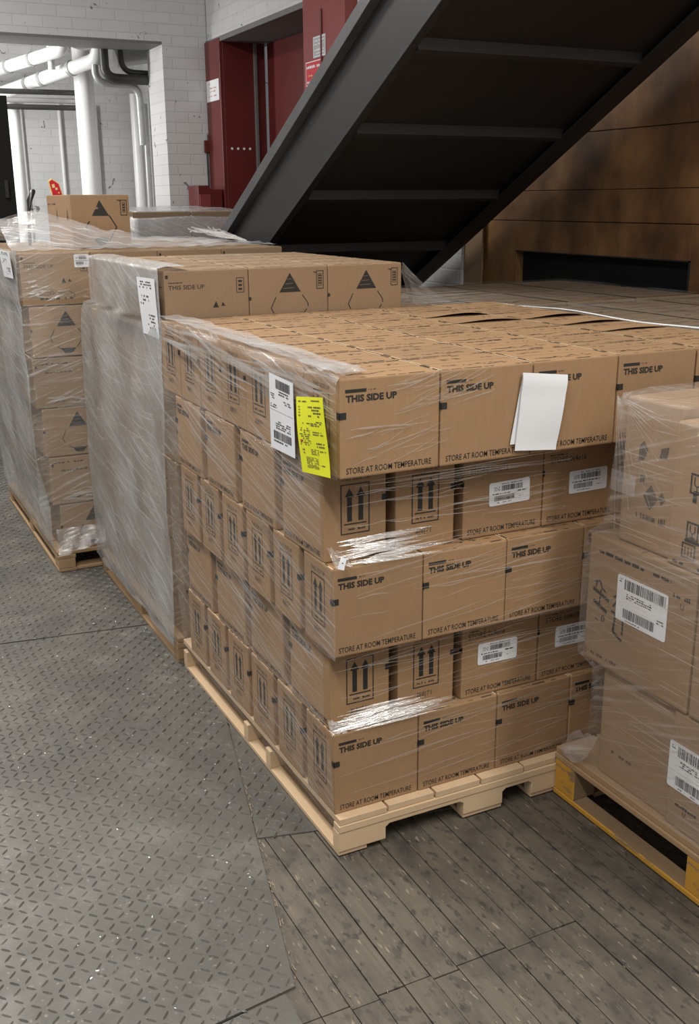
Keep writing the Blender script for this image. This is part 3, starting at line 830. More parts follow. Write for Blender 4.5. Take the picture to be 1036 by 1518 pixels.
b = big_at(big(DX, 0.42, 0.352), 0.700, -0.488, 0.42, 0.465, 'middle tier large carton at the picture edge beside the marker-scribbled one')
b = big_at(big(DX, 0.185, 0.37, d_marks), 0.722, -0.178, 0.185, 0.8185, 'top tier carton with faded diamond marks seen through clear film')
b = big_at(big(DX, 0.45, 0.345, d_icons), 0.704, -0.372, 0.45, 0.8185, 'top tier carton with bold black handling icons at the picture edge')

# ------------------------------------------------------------------ tall cartons behind / under the stairs and by the red door
def tall_mesh(w, d, h, seed):
    mb = MB(); rounded_box(mb, w, d, h, 0.008)
    F = faces_of(mb, w, d, h)
    print_top(F['top'], w, d, seed); print_top(F['top'], w, d, seed + 50)
    F['top'].rect(0, 0.49 * d, w, 0.51 * d, 3)
    plain_print(F['-x'], d, h, seed); plain_print(F['-y'], w, h, seed)
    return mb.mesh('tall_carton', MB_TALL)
TA = [tall_mesh(0.375, 0.395, 1.118, s) for s in (61, 62)]
GA = 'tall cartons beside the uncovered top layer'
for i in range(3):
    for j in range(3):
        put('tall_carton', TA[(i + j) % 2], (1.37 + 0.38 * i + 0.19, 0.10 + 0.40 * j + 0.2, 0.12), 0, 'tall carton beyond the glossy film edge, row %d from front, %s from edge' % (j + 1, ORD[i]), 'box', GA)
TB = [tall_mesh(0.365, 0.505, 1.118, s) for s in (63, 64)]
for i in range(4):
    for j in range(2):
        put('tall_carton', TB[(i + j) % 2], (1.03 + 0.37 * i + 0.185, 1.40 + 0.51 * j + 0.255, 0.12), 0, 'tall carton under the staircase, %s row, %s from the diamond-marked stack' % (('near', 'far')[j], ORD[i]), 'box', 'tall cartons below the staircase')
TC = tall_mesh(0.47, 0.86, 1.46, 65)
for i in range(2):
    put('tall_carton', TC, (1.19 + 0.475 * i + 0.2375, 6.03 + 0.43, 0.12), 0, ('tall carton under dull grey film near the red door, by the white columns', 'tall carton under dull grey film near the red door, partly behind the stair beam')[i], 'box', 'tall cartons by the red door')

# ------------------------------------------------------------------ stretch film
def film_root(label, loc=(0, 0, 0)):
    o = empty('stretch_wrap', loc); tag(o, label, 'plastic wrap'); return o
def wav(a, b, s, amp):
    return amp * (math.sin(a * 9.1 * s + b * 4.3 + s) + 0.6 * math.sin(a * 3.7 * s - b * 11.9 + 2 * s) + 0.4 * math.sin(b * 23 + a * 15 * s))
def lerp(a, b, t): return a + (b - a) * t
def sheet(mb, rows, nsub, uv0=(0, 0), amp=0.002, s=1.0, axis=0, m=0, nr=6):
    """rows: list of polylines of equal length (3D); refined and slightly wrinkled along axis"""
    def refine(pl, n):
        out = []
        for a, b in zip(pl[:-1], pl[1:]):
            for k in range(n): out.append(tuple(lerp(a[i], b[i], k / n) for i in range(3)))
        out.append(tuple(pl[-1])); return out
    R = [refine(r, nsub) for r in rows]
    P = []
    for a, b in zip(R[:-1], R[1:]):
        for k in range(nr): P.append([tuple(lerp(p[i], q[i], k / nr) for i in range(3)) for p, q in zip(a, b)])
    P.append(R[-1])
    UV = []; out = []
    v = uv0[1]
    for i, r in enumerate(P):
        if i: v += (Vector(r[len(r) // 2]) - Vector(P[i - 1][len(r) // 2])).length
        u = uv0[0]; ur = []; rr = []
        for j, p in enumerate(r):
            if j: u += (Vector(p) - Vector(r[j - 1])).length
            ur.append((u, v)); q = list(p); q[axis] += wav(u, v, s, amp); rr.append(tuple(q))
        UV.append(ur); out.append(rr)
    mb.grid(out, m, UV)

# front stack: the film covers the long left side and folds over its top edge
root = film_root('clear stretch wrap over the left side of the front carton stack')
mb = MB()
prof = [(0.085, -0.004), (0.11, -0.006), (0.34, -0.012), (0.345, -0.016), (0.57, -0.016), (0.575, -0.018), (0.806, -0.020), (0.81, -0.024), (1.035, -0.026), (1.04, -0.024), (1.262, -0.023), (1.279, -0.014), (1.281, 0.02), (1.279, 0.085)]
rows = []
for i, (z, x) in enumerate(prof):
    yn = {0: -0.010, 1: 0.0, 2: 0.004, 3: 0.03, 4: 0.03, 5: -0.038, 6: -0.040, 7: 0.02, 8: 0.02, 9: -0.074, 10: -0.076, 11: -0.075, 12: -0.07, 13: -0.03}[i]
    yf = 1.345 if z > 1.04 else 1.29
    rows.append([(x, yf, z), (x, lerp(yf, yn, 0.5), z), (x, yn, z)])
sheet(mb, rows, 14, amp=0.0022, s=1.3)
mb.build('side_film', [FILM_FRONT], root)
# gathered film at the top edge and the near top corner
mb = MB()
for t in range(26):
    r = random.Random(100 + t)
    ya = r.uniform(0.3, 1.3); yb = ya - r.uniform(0.3, 0.9); yb = max(yb, -0.07)
    za = 1.27 - r.uniform(0, 0.06); zb_ = za - r.uniform(-0.01, 0.06); w = r.uniform(0.002, 0.006)
    P = [[], []]; n = 10
    for k in range(n + 1):
        q = k / n; y = lerp(ya, yb, q); z = lerp(za, zb_, q) + 0.004 * math.sin(q * 7 + t); ww = w * math.sin(PI * (0.08 + 0.84 * q))
        for e in (0, 1): P[e].append((-0.0285 - 0.0004 * t / 26, y, z + (e - 0.5) * 2 * ww))
    mb.grid(P, 0, [[(p[1], p[2]) for p in rr] for rr in P])
for t in range(14):
    r = random.Random(300 + t)
    ya = r.uniform(0.15, 1.28); yb = ya - r.uniform(0.15, 0.5); yb = max(yb, -0.05); xa = r.uniform(0.0, 0.07); xb = xa - r.uniform(-0.01, 0.03); w = r.uniform(0.004, 0.012)
    P = [[], []]
    for k in range(9):
        q = k / 8; y = lerp(ya, yb, q); x = max(-0.012, lerp(xa, xb, q)); ww = w * math.sin(PI * (0.08 + 0.84 * q))
        for e in (0, 1): P[e].append((x + (e - 0.5) * 2 * ww, y, 1.2855 + 0.0006 * t / 14))
    mb.grid(P, 0, [[(p[1], p[0]) for p in rr] for rr in P])
for t in range(60):  # thin pale ribbons drawing crease highlights down the side film
    r = random.Random(2000 + t)
    ya = r.uniform(0.25, 1.28); l = r.uniform(0.2, 0.8); yb = max(ya - l, -0.02); za = r.uniform(0.25, 1.22); sl = r.uniform(0.02, 0.34); w = r.uniform(0.0006, 0.0017)
    if za - sl * (ya - yb) < 0.13: continue
    P = [[], []]
    for k in range(11):
        q = k / 10; y = lerp(ya, yb, q); z = za - sl * (ya - y) - 0.012 * math.sin(PI * q); ww = w * math.sin(PI * (0.05 + 0.9 * q))
        for e in (0, 1): P[e].append((-0.0305, y, z + (e - 0.5) * 2 * ww))
    mb.grid(P, 0, [[(p[1], p[2]) for p in rr] for rr in P])
rows = [[(x + 0.012 * math.sin(y * 17 + 2) * (x > 0.02), y, 1.2862 + 0.0015 * math.sin(y * 41 + x * 60)) for y in [1.31 - 1.33 * k / 30 for k in range(31)]] for x in (-0.018, 0.0, 0.02, 0.045, 0.065)]
mb.grid(rows, 1, [[(p[1], p[0]) for p in r] for r in rows])
# crumpled corner
rows = []
for i in range(7):
    a = i / 6
    rows.append([(lerp(-0.024, 0.055, a) , lerp(-0.074, 0.14, b) + 0.0, 1.286 + 0.010 * math.sin(a * 9 + b * 5) * math.sin(b * 12) * (1 - b) + 0.004 * math.sin(13 * a * b)) for b in [k / 8 for k in range(9)]])
mb.grid(rows, 1, [[(p[1], p[0]) for p in r] for r in rows])
mb.build('gathered_edge', [STRAND, FILM_WHITE], root)

# pale ribbons draw the film's crease highlights across the front face
def strands(mb, n, xr, zr, y_of, seed, slope=(-0.02, 0.08), wr=(0.0007, 0.0018), lr=(0.08, 0.45)):
    r = random.Random(seed)
    for t in range(n):
        xa = r.uniform(*xr); l = r.uniform(*lr); za = r.uniform(*zr); sl = r.uniform(*slope)
        w = r.uniform(*wr); P = [[], []]
        for k in range(9):
            q = k / 8; x = min(xa + l * q, xr[1] + 0.1); z = za + sl * l * q * 2 + 0.003 * math.sin(q * 5 + t)
            ww = w * math.sin(PI * (0.06 + 0.88 * q))
            for e in (0, 1): P[e].append((x, y_of(z), z + (e - 0.5) * 2 * ww))
        mb.grid(P, 0, [[(p[0], p[2]) for p in rr] for rr in P])
def yfront(z):
    # film line bridging the layers as they step in and out
    pts = [(0.09, 0.002), (0.125, 0.004), (0.335, 0.004), (0.36, 0.020), (0.55, 0.016), (0.585, -0.032), (0.795, -0.034), (0.83, 0.012), (0.98, 0.016), (1.045, -0.072), (1.29, -0.072)]
    for (a, b), (c, d) in zip(pts[:-1], pts[1:]):
        if z <= c: return lerp(b, d, (z - a) / (c - a))
    return -0.072
mb = MB()
strands(mb, 70, (0.0, 0.75), (0.13, 0.50), yfront, 5)
strands(mb, 60, (0.0, 0.75), (0.50, 0.80), yfront, 6)
strands(mb, 60, (0.0, 0.6), (0.80, 1.02), yfront, 7, (-0.03, 0.03))
strands(mb, 24, (0.0, 0.22), (1.05, 1.26), yfront, 8, (-0.05, 0.25), lr=(0.06, 0.22))
strands(mb, 16, (0.10, 0.30), (1.18, 1.25), yfront, 9, (0.05, 0.25), lr=(0.08, 0.2))
mb.build('crease_glint', [STRAND], root)
# gathered film on the two stepped ledges, its shine drawn as pale strands
def ledge(zl, za, ya, yb, x1, n, seed):
    mb = MB(); r = random.Random(seed)
    for t in range(n):
        q = r.random(); xa = r.uniform(-0.004, 0.16) * (1 if t % 2 else 0.5); l = r.uniform(0.08, x1); w = r.uniform(0.001, 0.0045)
        rise = r.uniform(-0.1, 0.35) * za; P = [[], []]
        for k in range(10):
            e_ = k / 9; x = xa + l * e_; f = min(1, max(0, q + rise / za * e_ * (1 - q)))
            y = lerp(yb, ya, f); z = zl + 0.003 + za * f ** 1.4 + 0.0007 * t / n
            ww = w * math.sin(PI * (0.05 + 0.9 * e_))
            for e in (0, 1): P[e].append((x, y + (e - 0.5) * ww * 1.2, z + (e - 0.5) * 1.6 * ww))
        mb.grid(P, 0, [[(p[0], p[2]) for p in rr] for rr in P])
    # white crumple standing in for the film's glint at the corner
    rows = [[(-0.006 + 0.045 * b, lerp(yb, ya, a), zl + 0.004 + za * 0.8 * a ** 1.3 * (1 - 0.5 * b) + 0.006 * math.sin(a * 11 + b * 7) * math.sin(b * 9)) for b in [k / 7 for k in range(8)]] for a in [k / 6 for k in range(7)]]
    mb.grid(rows, 1, [[(p[0] * 2, p[2] * 2 + p[1]) for p in rr] for rr in rows])
    return mb.build('ledge_glint', [STRAND, FILM_WHITE], root)
ledge(ZP + 3 * H, 0.05, 0.024, -0.028, 0.24, 30, 41)
ledge(ZP + H, 0.045, 0.034, 0.008, 0.32, 30, 42)

# rear stack (second pallet)
root = film_root('thick greyish stretch wrap around the stack next behind the front one')
mb = MB()
prof = [(0.08, -0.030, 1.318, 2.53), (0.12, -0.030, 1.312, 2.535), (0.32, -0.022, 1.312, 2.54), (0.76, -0.020, 1.312, 2.54), (0.98, -0.014, 1.312, 2.545), (1.205, -0.008, 1.312, 2.54), (1.24, -0.006, 1.308, 2.50), (1.26, -0.006, 1.308, 2.36), (1.36, -0.008, 1.31, 2.345), (1.44, -0.006, 1.31, 2.34), (1.446, 0.03, 1.312, 2.33), (1.444, 0.10, 1.312, 2.32)]
rows = [[(x, yf, z), (x, lerp(yf, yn, 0.5), z), (x, yn, z)] for (z, x, yn, yf) in prof]
sheet(mb, rows, 16, amp=0.004, s=1.7)
mb.build('side_film', [FILM_GREY], root)
mb = MB()
rows = [[(x, 1.309, z) for x in (-0.028, 0.03, 0.075)] for z in (0.10, 0.4, 0.8, 1.2)]
sheet(mb, rows, 4, amp=0.002, s=2.0, axis=1)
mb.build('corner_film', [FILM_RIGHT], root)
# fin stretched from the far top corner down to the neighbouring load
mb = MB()
rows = []
for i in range(9):
    q = i / 8
    a = Vector((0.928, 1.318, 1.432)).lerp(Vector((1.23, 1.44, 1.262)), q) + Vector((0, 0, -0.02 * math.sin(PI * q)))
    b = Vector((0.926, 1.325, 1.395)).lerp(Vector((1.05, 1.46, 1.262)), q) + Vector((0, 0, -0.015 * math.sin(PI * q)))
    rows.append([tuple(a.lerp(b, k / 8) + Vector((0, 0.004 * math.sin(k * 2.1), 0))) for k in range(9)])
mb.grid(rows, 0, [[(i * 0.05, k * 0.02) for k in range(9)] for i in range(9)])
mb.build('stretched_fin', [FILM_WHITE], root)
mb = MB()
for t in range(9):
    r = random.Random(500 + t)
    xa = r.uniform(0.05, 0.3); P = [[], []]
    for k in range(9):
        q = k / 8
        for e in (0, 1): P[e].append((xa + 0.5 * q * r.uniform(0.98, 1.02), 1.34 + t * 0.1 + 0.05 * q + (e - 0.5) * 0.008 * math.sin(PI * q), 1.4385))
    mb.grid(P, 0, [[(p[0], p[1]) for p in rr] for rr in P])
mb.build('crease_glint', [STRAND], root)

def side_strands(mb, n, xfun, yr, zr, seed, slope=(0.02, 0.36), wr=(0.0010, 0.0034)):  # pale ribbons drawing crease highlights on a side film
    r = random.Random(seed)
    for t in range(n):
        ya = r.uniform(yr[0] + 0.15, yr[1]); yb = max(ya - r.uniform(0.2, 1.1), yr[0]); za = r.uniform(*zr); sl = r.uniform(*slope); w = r.uniform(*wr)
        if za - sl * (ya - yb) < zr[0]: continue
        P = [[], []]
        for k in range(11):
            q = k / 10; y = lerp(ya, yb, q); z = za - sl * (ya - y) - 0.02 * math.sin(PI * q); ww = w * math.sin(PI * (0.05 + 0.9 * q))
            for e in (0, 1): P[e].append((xfun(z), y, z + (e - 0.5) * 2 * ww))
        mb.grid(P, 0, [[(p[1], p[2]) for p in rr] for rr in P])
mb = MB(); side_strands(mb, 110, lambda z: -0.042, (1.33, 2.50), (0.12, 1.20), 51); mb.build('crease_glint', [STRAND], root)

# leftmost stack
root = film_root('thick greyish stretch wrap around the far left stack, bunched white on top')
mb = MB()
prof = [(0.09, -0.205), (0.12, -0.215), (0.30, -0.216), (0.55, -0.250), (0.78, -0.256), (1.02, -0.262), (1.22, -0.262), (1.25, -0.266), (1.44, -0.268), (1.456, -0.262)]
sheet(mb, [[(x, 4.02, z), (x, 3.25, z), (x, 2.552 + 0.0 * z, z)] for z, x in prof], 16, amp=0.004, s=1.5)
mb.build('side_film', [FILM_GREY], root)
mb = MB()
sheet(mb, [[(x, 2.549, z) for x in (-0.262 + 0.06 * (z < 0.3), -0.12, 0.02)] for z in (0.10, 0.3, 0.6, 0.9, 1.23)], 5, amp=0.003, s=2.2, axis=1)
sheet(mb, [[(x, 2.551, z) for x in (-0.262, -0.1, 0.05)] for z in (1.25, 1.35, 1.45)], 5, uv0=(3, 3), amp=0.002, s=2.2, axis=1)
mb.build('front_film', [FILM_RIGHT], root)
mb = MB(); side_strands(mb, 110, lambda z: lerp(-0.222, -0.276, min(1, z / 1.0)), (2.57, 3.95), (0.14, 1.42), 52); mb.build('crease_glint', [STRAND], root)
for (zc, x0, x1, n) in ((1.262, -0.24, 0.04, 10), (0.80, -0.20, 0.03, 14), (0.365, -0.16, 0.02, 14), (0.17, -0.15, 0.02, 12), (1.30, -0.24, -0.18, 6)):  # white ribbons stand for glints on the front film
    mb = MB()
    for t in range(n):
        r = random.Random(int(zc * 1000) + t); a = r.uniform(x0, x1 - 0.03); l = min(r.uniform(0.03, 0.16), x1 - a); w = r.uniform(0.002, 0.008); zz = zc + r.uniform(-0.02, 0.03); sl = r.uniform(-0.25, 0.45); P = [[], []]
        for k in range(8):
            q = k / 7
            for e in (0, 1): P[e].append((a + l * q, 2.546 - 0.0006 * t / n - 0.0004, zz + sl * l * q + (e - 0.5) * 2 * w * math.sin(PI * (0.05 + 0.9 * q)) * (0.7 + 0.3 * math.sin(k * 2.3 + t))))
        mb.grid(P, 0, [[(p[0], p[2]) for p in rr] for rr in P])
    mb.build('fold_glint', [STRAND], root)
# loose skirt at the bottom front corner
mb = MB()
rows = []
for i in range(6):
    q = i / 5
    rows.append([(lerp(-0.20, 0.03, k / 10), 2.548 - 0.03 * q - 0.012 * math.sin(k * 1.7 + i), lerp(0.21, 0.085 + 0.05 * k / 10, q)) for k in range(11)])
mb.grid(rows, 0, [[(k * 0.03, i * 0.05) for k in range(11)] for i in range(6)])
mb.build('loose_skirt', [FILM_WHITE], root)
# bunched tent on top, rising to the loose carton
def ridge(x):
    pts = [(-0.30, 1.575), (-0.12, 1.617), (0.0, 1.60), (0.06, 1.570), (0.2, 1.535), (0.33, 1.512), (0.5, 1.48), (0.7, 1.462), (0.96, 1.458)]
    for (a, b), (c, d) in zip(pts[:-1], pts[1:]):
        if x <= c: return lerp(b, d, (x - a) / (c - a))
    return 1.458
mb = MB(); rows = []
xs = [-0.275 + 1.225 * k / 40 for k in range(41)]
for i in range(10):
    q = i / 9
    row = []
    for x in xs:
        zr = ridge(x); y = lerp(2.55, 2.872, q)
        z = 1.458 + (zr - 1.458) * (q ** 1.25) + 0.006 * math.sin(x * 31 + q * 5) * q + 0.004 * math.sin(x * 60 - q * 14)
        row.append((x, y, max(z, 1.4565)))
    rows.append(row)
mb.grid(rows, 0, [[(p[0], p[1] + p[2]) for p in r] for r in rows])
rows2 = []
for i in range(8):
    q = i / 7
    rows2.append([(x, lerp(2.872, 3.95, q) , max(1.4565, 1.458 + (ridge(x) - 1.458) * (1 - q) ** (1.2 if x < 0 else 2.0) + 0.005 * math.sin(x * 25 + q * 20) * (1 - q))) for x in xs if x < 0.0])
mb.grid(rows2, 0, [[(p[0], p[1] + p[2]) for p in r] for r in rows2])
rows3 = []
for i in range(8):
    q = i / 7
    rows3.append([(x, lerp(2.872, 3.95, q), max(1.4565, 1.458 + (ridge(x) - 1.458) * (1 - q) ** 2 + 0.006 * math.sin(x * 25 + q * 20))) for x in xs if x > 0.40])
mb.grid(rows3, 0, [[(p[0], p[1] + p[2]) for p in r] for r in rows3])
mb.build('bunched_top', [FILM_WHITE], root)
mb = MB()
for t in range(12):
    r = random.Random(700 + t); xa = r.uniform(0.75, 0.93); P = [[], []]
    for k in range(7):
        q = k / 6
        p = Vector((lerp(xa, 0.96, q), lerp(3.3, 3.0, q) + 0.03 * t / 12, 1.46 + 0.07 * (1 - q) * r.uniform(0.5, 1)))
        for e in (0, 1): P[e].append(tuple(p + Vector((0, 0, (e - 0.5) * 0.008))))
    mb.grid(P, 0, [[(p[0], p[2]) for p in rr] for rr in P])
mb.build('loose_tail', [STRAND], root)

# load by the red door
root = film_root('dull grey stretch wrap over the load in front of the red door')
mb = MB()
rows = [[(1.185, 6.9, z), (1.183, 6.025, z), (1.66, 6.02, z), (2.145, 6.022, z)] for z in (0.12, 0.8, 1.52)]
rows += [[(1.21, 6.88, 1.588), (1.21, 6.05, 1.588), (1.66, 6.05, 1.59), (2.12, 6.05, 1.588)], [(1.4, 6.8, 1.612), (1.4, 6.3, 1.612), (1.66, 6.3, 1.615), (1.95, 6.3, 1.61)], [(1.5, 6.7, 1.62), (1.5, 6.5, 1.62), (1.66, 6.5, 1.62), (1.85, 6.5, 1.62)]]
sheet(mb, rows, 8, amp=0.003, s=1.1, axis=2)
mb.build('cover_film', [FILM_GREY], root)

# tall-carton loads
root = film_root('glossy clear stretch wrap over the tall cartons beside the uncovered top layer')
mb = MB()
rows = [[(1.362, 0.095, z), (1.362, 0.7, z), (1.362, 1.31, z)] for z in (0.14, 0.8, 1.235)]
rows += [[(1.366, 0.10, 1.262), (1.366, 0.7, 1.262), (1.366, 1.30, 1.262)], [(1.40, 0.10, 1.256), (1.40, 0.7, 1.256), (1.40, 1.30, 1.256)], [(1.9, 0.10, 1.248), (1.9, 0.7, 1.250), (1.9, 1.30, 1.248)], [(2.52, 0.10, 1.246), (2.52, 0.7, 1.246), (2.52, 1.30, 1.246)]]
sheet(mb, rows, 10, amp=0.0022, s=1.4, axis=2)
mb.build('cover_film', [FILM_TOP], root)
mb = MB(); mb.tube([(1.362 - 0.05 * max(0, (y - 0.9)) , y, 1.268 + 0.004 * math.sin(y * 9)) for y in [0.10 + 1.2 * k / 24 for k in range(25)]], [0.0038 - 0.0030 * (k / 24) ** 2 for k in range(25)], 6)
mb.build('rolled_edge', [m_plain('rolled_film_glint', (0.75, 0.76, 0.78), 0.15, 0, 0.1)], root)  # pale colour draws the white glint along the film edge
root = film_root('clear stretch wrap over the tall cartons below the staircase')
mb = MB()
rows = [[(1.022, 1.392, z), (1.022, 2.43, z)] for z in (0.14, 0.8, 1.23)]
rows += [[(1.03, 1.40, 1.250), (1.03, 2.42, 1.250)], [(1.3, 1.40, 1.252), (1.3, 2.42, 1.250)], [(1.75, 1.40, 1.250), (1.75, 2.42, 1.25)], [(2.51, 1.40, 1.247), (2.51, 2.42, 1.247)]]
sheet(mb, rows, 12, amp=0.0025, s=1.2, axis=2)
mb.build('cover_film', [FILM_TOP], root)
mb = MB()
for t in range(10):
    r = random.Random(900 + t); P = [[], []]
    ya = 1.43 + t * 0.045; xa = r.uniform(1.04, 1.12); l = r.uniform(0.25, 0.55); w = r.uniform(0.006, 0.016)
    for k in range(9):
        q = k / 8
        for e in (0, 1): P[e].append((xa + l * q, ya + 0.05 * q + (e - 0.5) * 2 * w * math.sin(PI * (0.05 + 0.9 * q)), 1.2575 + 0.0008 * t))
    mb.grid(P, 0, [[(p[0], p[1]) for p in rr] for rr in P])
mb.build('glossy_fold', [FILM_WHITE], root)

# right-hand load
root = film_root('clear stretch wrap pulled over the large cartons on the yellow-edged pallet')
mb = MB()
prof = [(0.150, 0.694, -0.022), (0.20, 0.700, -0.11), (0.30, 0.703, -0.150), (0.455, 0.694, -0.150), (0.475, 0.690, -0.088), (0.64, 0.690, -0.088), (0.815, 0.690, -0.092), (0.86, 0.697, -0.150), (0.95, 0.702, -0.168), (1.17, 0.698, -0.174), (1.195, 0.712, -0.172), (1.202, 0.80, -0.17), (1.200, 1.20, -0.17)]
rows = [[(x, yf, z), (x, lerp(yf, -1.0, 0.33), z), (x, lerp(yf, -1.0, 0.66), z), (x, -0.95, z)] for z, x, yf in prof]
sheet(mb, rows, 9, amp=0.0018, s=1.6)
rows = [[(0.69 + 0.02 * (z > 1) + 0.0, yf, z), (0.95, yf + 0.004, z), (1.2, yf + 0.004, z)] for z, x, yf in prof[1:11]]
sheet(mb, rows, 6, uv0=(5, 0), amp=0.0016, s=1.6, axis=1)
mb.build('cover_film', [FILM_RIGHT], root)
mb = MB()
# pale ribbons for glints of pull creases from the top corner, tape band and gathered bottom corner
for t in range(16):
    r = random.Random(1100 + t); P = [[], []]
    a = Vector((0.694, -0.176, 1.19)); ang = lerp(-1.5, -0.15, t / 15) ; l = r.uniform(0.12, 0.34)
    b = a + Vector((-0.002, math.cos(ang) * -l, math.sin(ang) * l))
    for k in range(9):
        q = k / 8; p = a.lerp(b, q)
        for e in (0, 1): P[e].append(tuple(p + Vector((-0.003, (e - 0.5) * 0.0025, (e - 0.5) * 0.0035 * math.sin(PI * q)))))
    mb.grid(P, 0, [[(p[1], p[2]) for p in rr] for rr in P])
for t in range(90):
    r = random.Random(1300 + t); P = [[], []]
    ya = r.uniform(-0.75, -0.16); za = r.uniform(0.22, 1.14); l = r.uniform(0.06, 0.3); w = r.uniform(0.0007, 0.0020)
    for k in range(7):
        q = k / 6; y = ya - l * q; z = za - l * q * 0.05 + 0.05 * l * q
        for e in (0, 1): P[e].append((0.6865, y, z + (e - 0.5) * 2 * w * math.sin(PI * (0.05 + 0.9 * q))))
    mb.grid(P, 0, [[(p[1], p[2]) for p in rr] for rr in P])
mb.build('crease_glint', [STRAND], root)
mb = MB(); rows = [[(0.6935, y, z + (-0.257 - y) * -0.12 * 0) for y in (-0.17, -0.2, -0.23, -0.258)] for z in (0.952, 0.965, 0.985, 1.005)]
mb.grid(rows, 0, [[(p[1], p[2]) for p in r] for r in rows])
mb.build('tape_band', [m_film('clear_tape', 0.35, 0.3, 0.0, gloss=0.3, seed=3.0, blot=0.3)], root)
mb = MB(); rows = []
for i in range(7):
    q = i / 6
    rows.append([(0.688 - 0.012 * math.sin(PI * b) * q + 0.004 * math.sin(9 * b + 3 * i), lerp(-0.10, -0.03, q) - 0.10 * b, lerp(0.24, 0.152, q) + 0.03 * b * (1 - q) + 0.006 * math.sin(14 * b + i)) for b in [k / 8 for k in range(9)]])
mb.grid(rows, 0, [[(p[1], p[2]) for p in r] for r in rows])
mb.build('gathered_corner', [FILM_WHITE], root)

# ------------------------------------------------------------------ papers on the front stack
def paper(name, pts, mats, label, cat, draw=None, curl=0.004, axis='x', n=10):
    """pts: corners TL, TR, BR, BL as 3D points (as seen from outside)"""
    TL, TR, BR, BL = [Vector(p) for p in pts]
    nrm = ((TR - TL).cross(BL - TL)).normalized() * -1
    mb = MB(); rows = []; back = []
    def S(u, v):  # u right, v down
        p = TL.lerp(TR, u).lerp(BL.lerp(BR, u), v)
        return p + nrm * (curl * math.sin(PI * v * 1.3 + u * 1.2) * 0.5 + 0.0004)
    for i in range(n + 1):
        rows.append([tuple(S(k / n, i / n)) for k in range(n + 1)])
        back.append([tuple(S(k / n, i / n) - nrm * 0.0005) for k in range(n, -1, -1)])
    mb.grid(rows, 0); mb.grid(back, 0)
    class PF:
        pass
    if draw:
        def R(u0, v0, u1, v1, m=1):
            mb.poly([tuple(S(a, b) + nrm * 0.0006) for a, b in ((u0, v1), (u1, v1), (u1, v0), (u0, v0))], m)
        draw(R)
    o = mb.build(name, mats); tag(o, label, cat)
    return o
def bars(R, u0, v0, u1, v1, seed, m=1):
    r = random.Random(seed); u = u0
    while u < u1:
        l = (u1 - u0) * r.choice([0.015, 0.03, 0.04]); R(u, v0, min(u + l, u1), v1, m); u += l + (u1 - u0) * r.choice([0.02, 0.03])
def dashes(R, u0, v0, u1, v1, rows, seed, m=1, dens=0.75):
    r = random.Random(seed); h = (v1 - v0) / rows
    for i in range(rows):
        u = u0
        while u < u1:
            l = (u1 - u0) * r.uniform(0.05, 0.16)
            if r.random() < dens: R(u, v0 + i * h, min(u + l, u1), v0 + i * h + h * 0.5, m)
            u += l + (u1 - u0) * 0.03
def draw_yellow(R):
    dashes(R, 0.05, 0.05, 0.40, 0.085, 1, 1); dashes(R, 0.5, 0.04, 0.88, 0.07, 1, 2)
    dashes(R, 0.45, 0.12, 0.9, 0.27, 4, 3, 1, 0.7); dashes(R, 0.08, 0.12, 0.15, 0.27, 4, 4)
    dashes(R, 0.1, 0.31, 0.9, 0.38, 3, 5, 1, 0.35); dashes(R, 0.08, 0.40, 0.45, 0.64, 9, 6, 1, 0.55)
    dashes(R, 0.55, 0.44, 0.9, 0.50, 2, 7); dashes(R, 0.6, 0.58, 0.9, 0.66, 2, 8); dashes(R, 0.12, 0.68, 0.2, 0.76, 2, 9)
    dashes(R, 0.42, 0.67, 0.68, 0.75, 4, 10); dashes(R, 0.72, 0.68, 0.92, 0.71, 1, 11)
    dashes(R, 0.22, 0.78, 0.64, 0.93, 12, 12, 1, 0.85); dashes(R, 0.7, 0.86, 0.85, 0.89, 1, 13)
    R(0.10, 0.56, 0.16, 0.59, 2)
paper('packing_slip', [(-0.036, 0.118, 1.205), (-0.040, -0.045, 1.229), (-0.044, -0.078, 1.050), (-0.044, 0.078, 1.030)], [YELLOW, INK_FAINT, BRIGHTRED],
      'bright yellow printed sheet hanging at the near top corner of the front stack', 'paper', draw_yellow, 0.006)
def draw_white(R):
    bars(R, 0.28, 0.05, 0.86, 0.17, 1); dashes(R, 0.32, 0.19, 0.8, 0.26, 2, 2); dashes(R, 0.05, 0.25, 0.22, 0.33, 3, 3); dashes(R, 0.6, 0.30, 0.9, 0.36, 2, 4)
    dashes(R, 0.05, 0.39, 0.3, 0.45, 2, 5); R(0.02, 0.465, 0.98, 0.47, 2)
    dashes(R, 0.25, 0.60, 0.85, 0.72, 4, 6); bars(R, 0.15, 0.74, 0.88, 0.85, 7); dashes(R, 0.08, 0.87, 0.7, 0.91, 1, 8)
paper('shipping_label', [(-0.032, 0.296, 1.238), (-0.034, 0.140, 1.233), (-0.034, 0.138, 1.048), (-0.032, 0.297, 1.045)], [WHITE, INK, ALU],
      'tall white shipping label with barcodes under the film of the front stack', 'label', draw_white, 0.001)
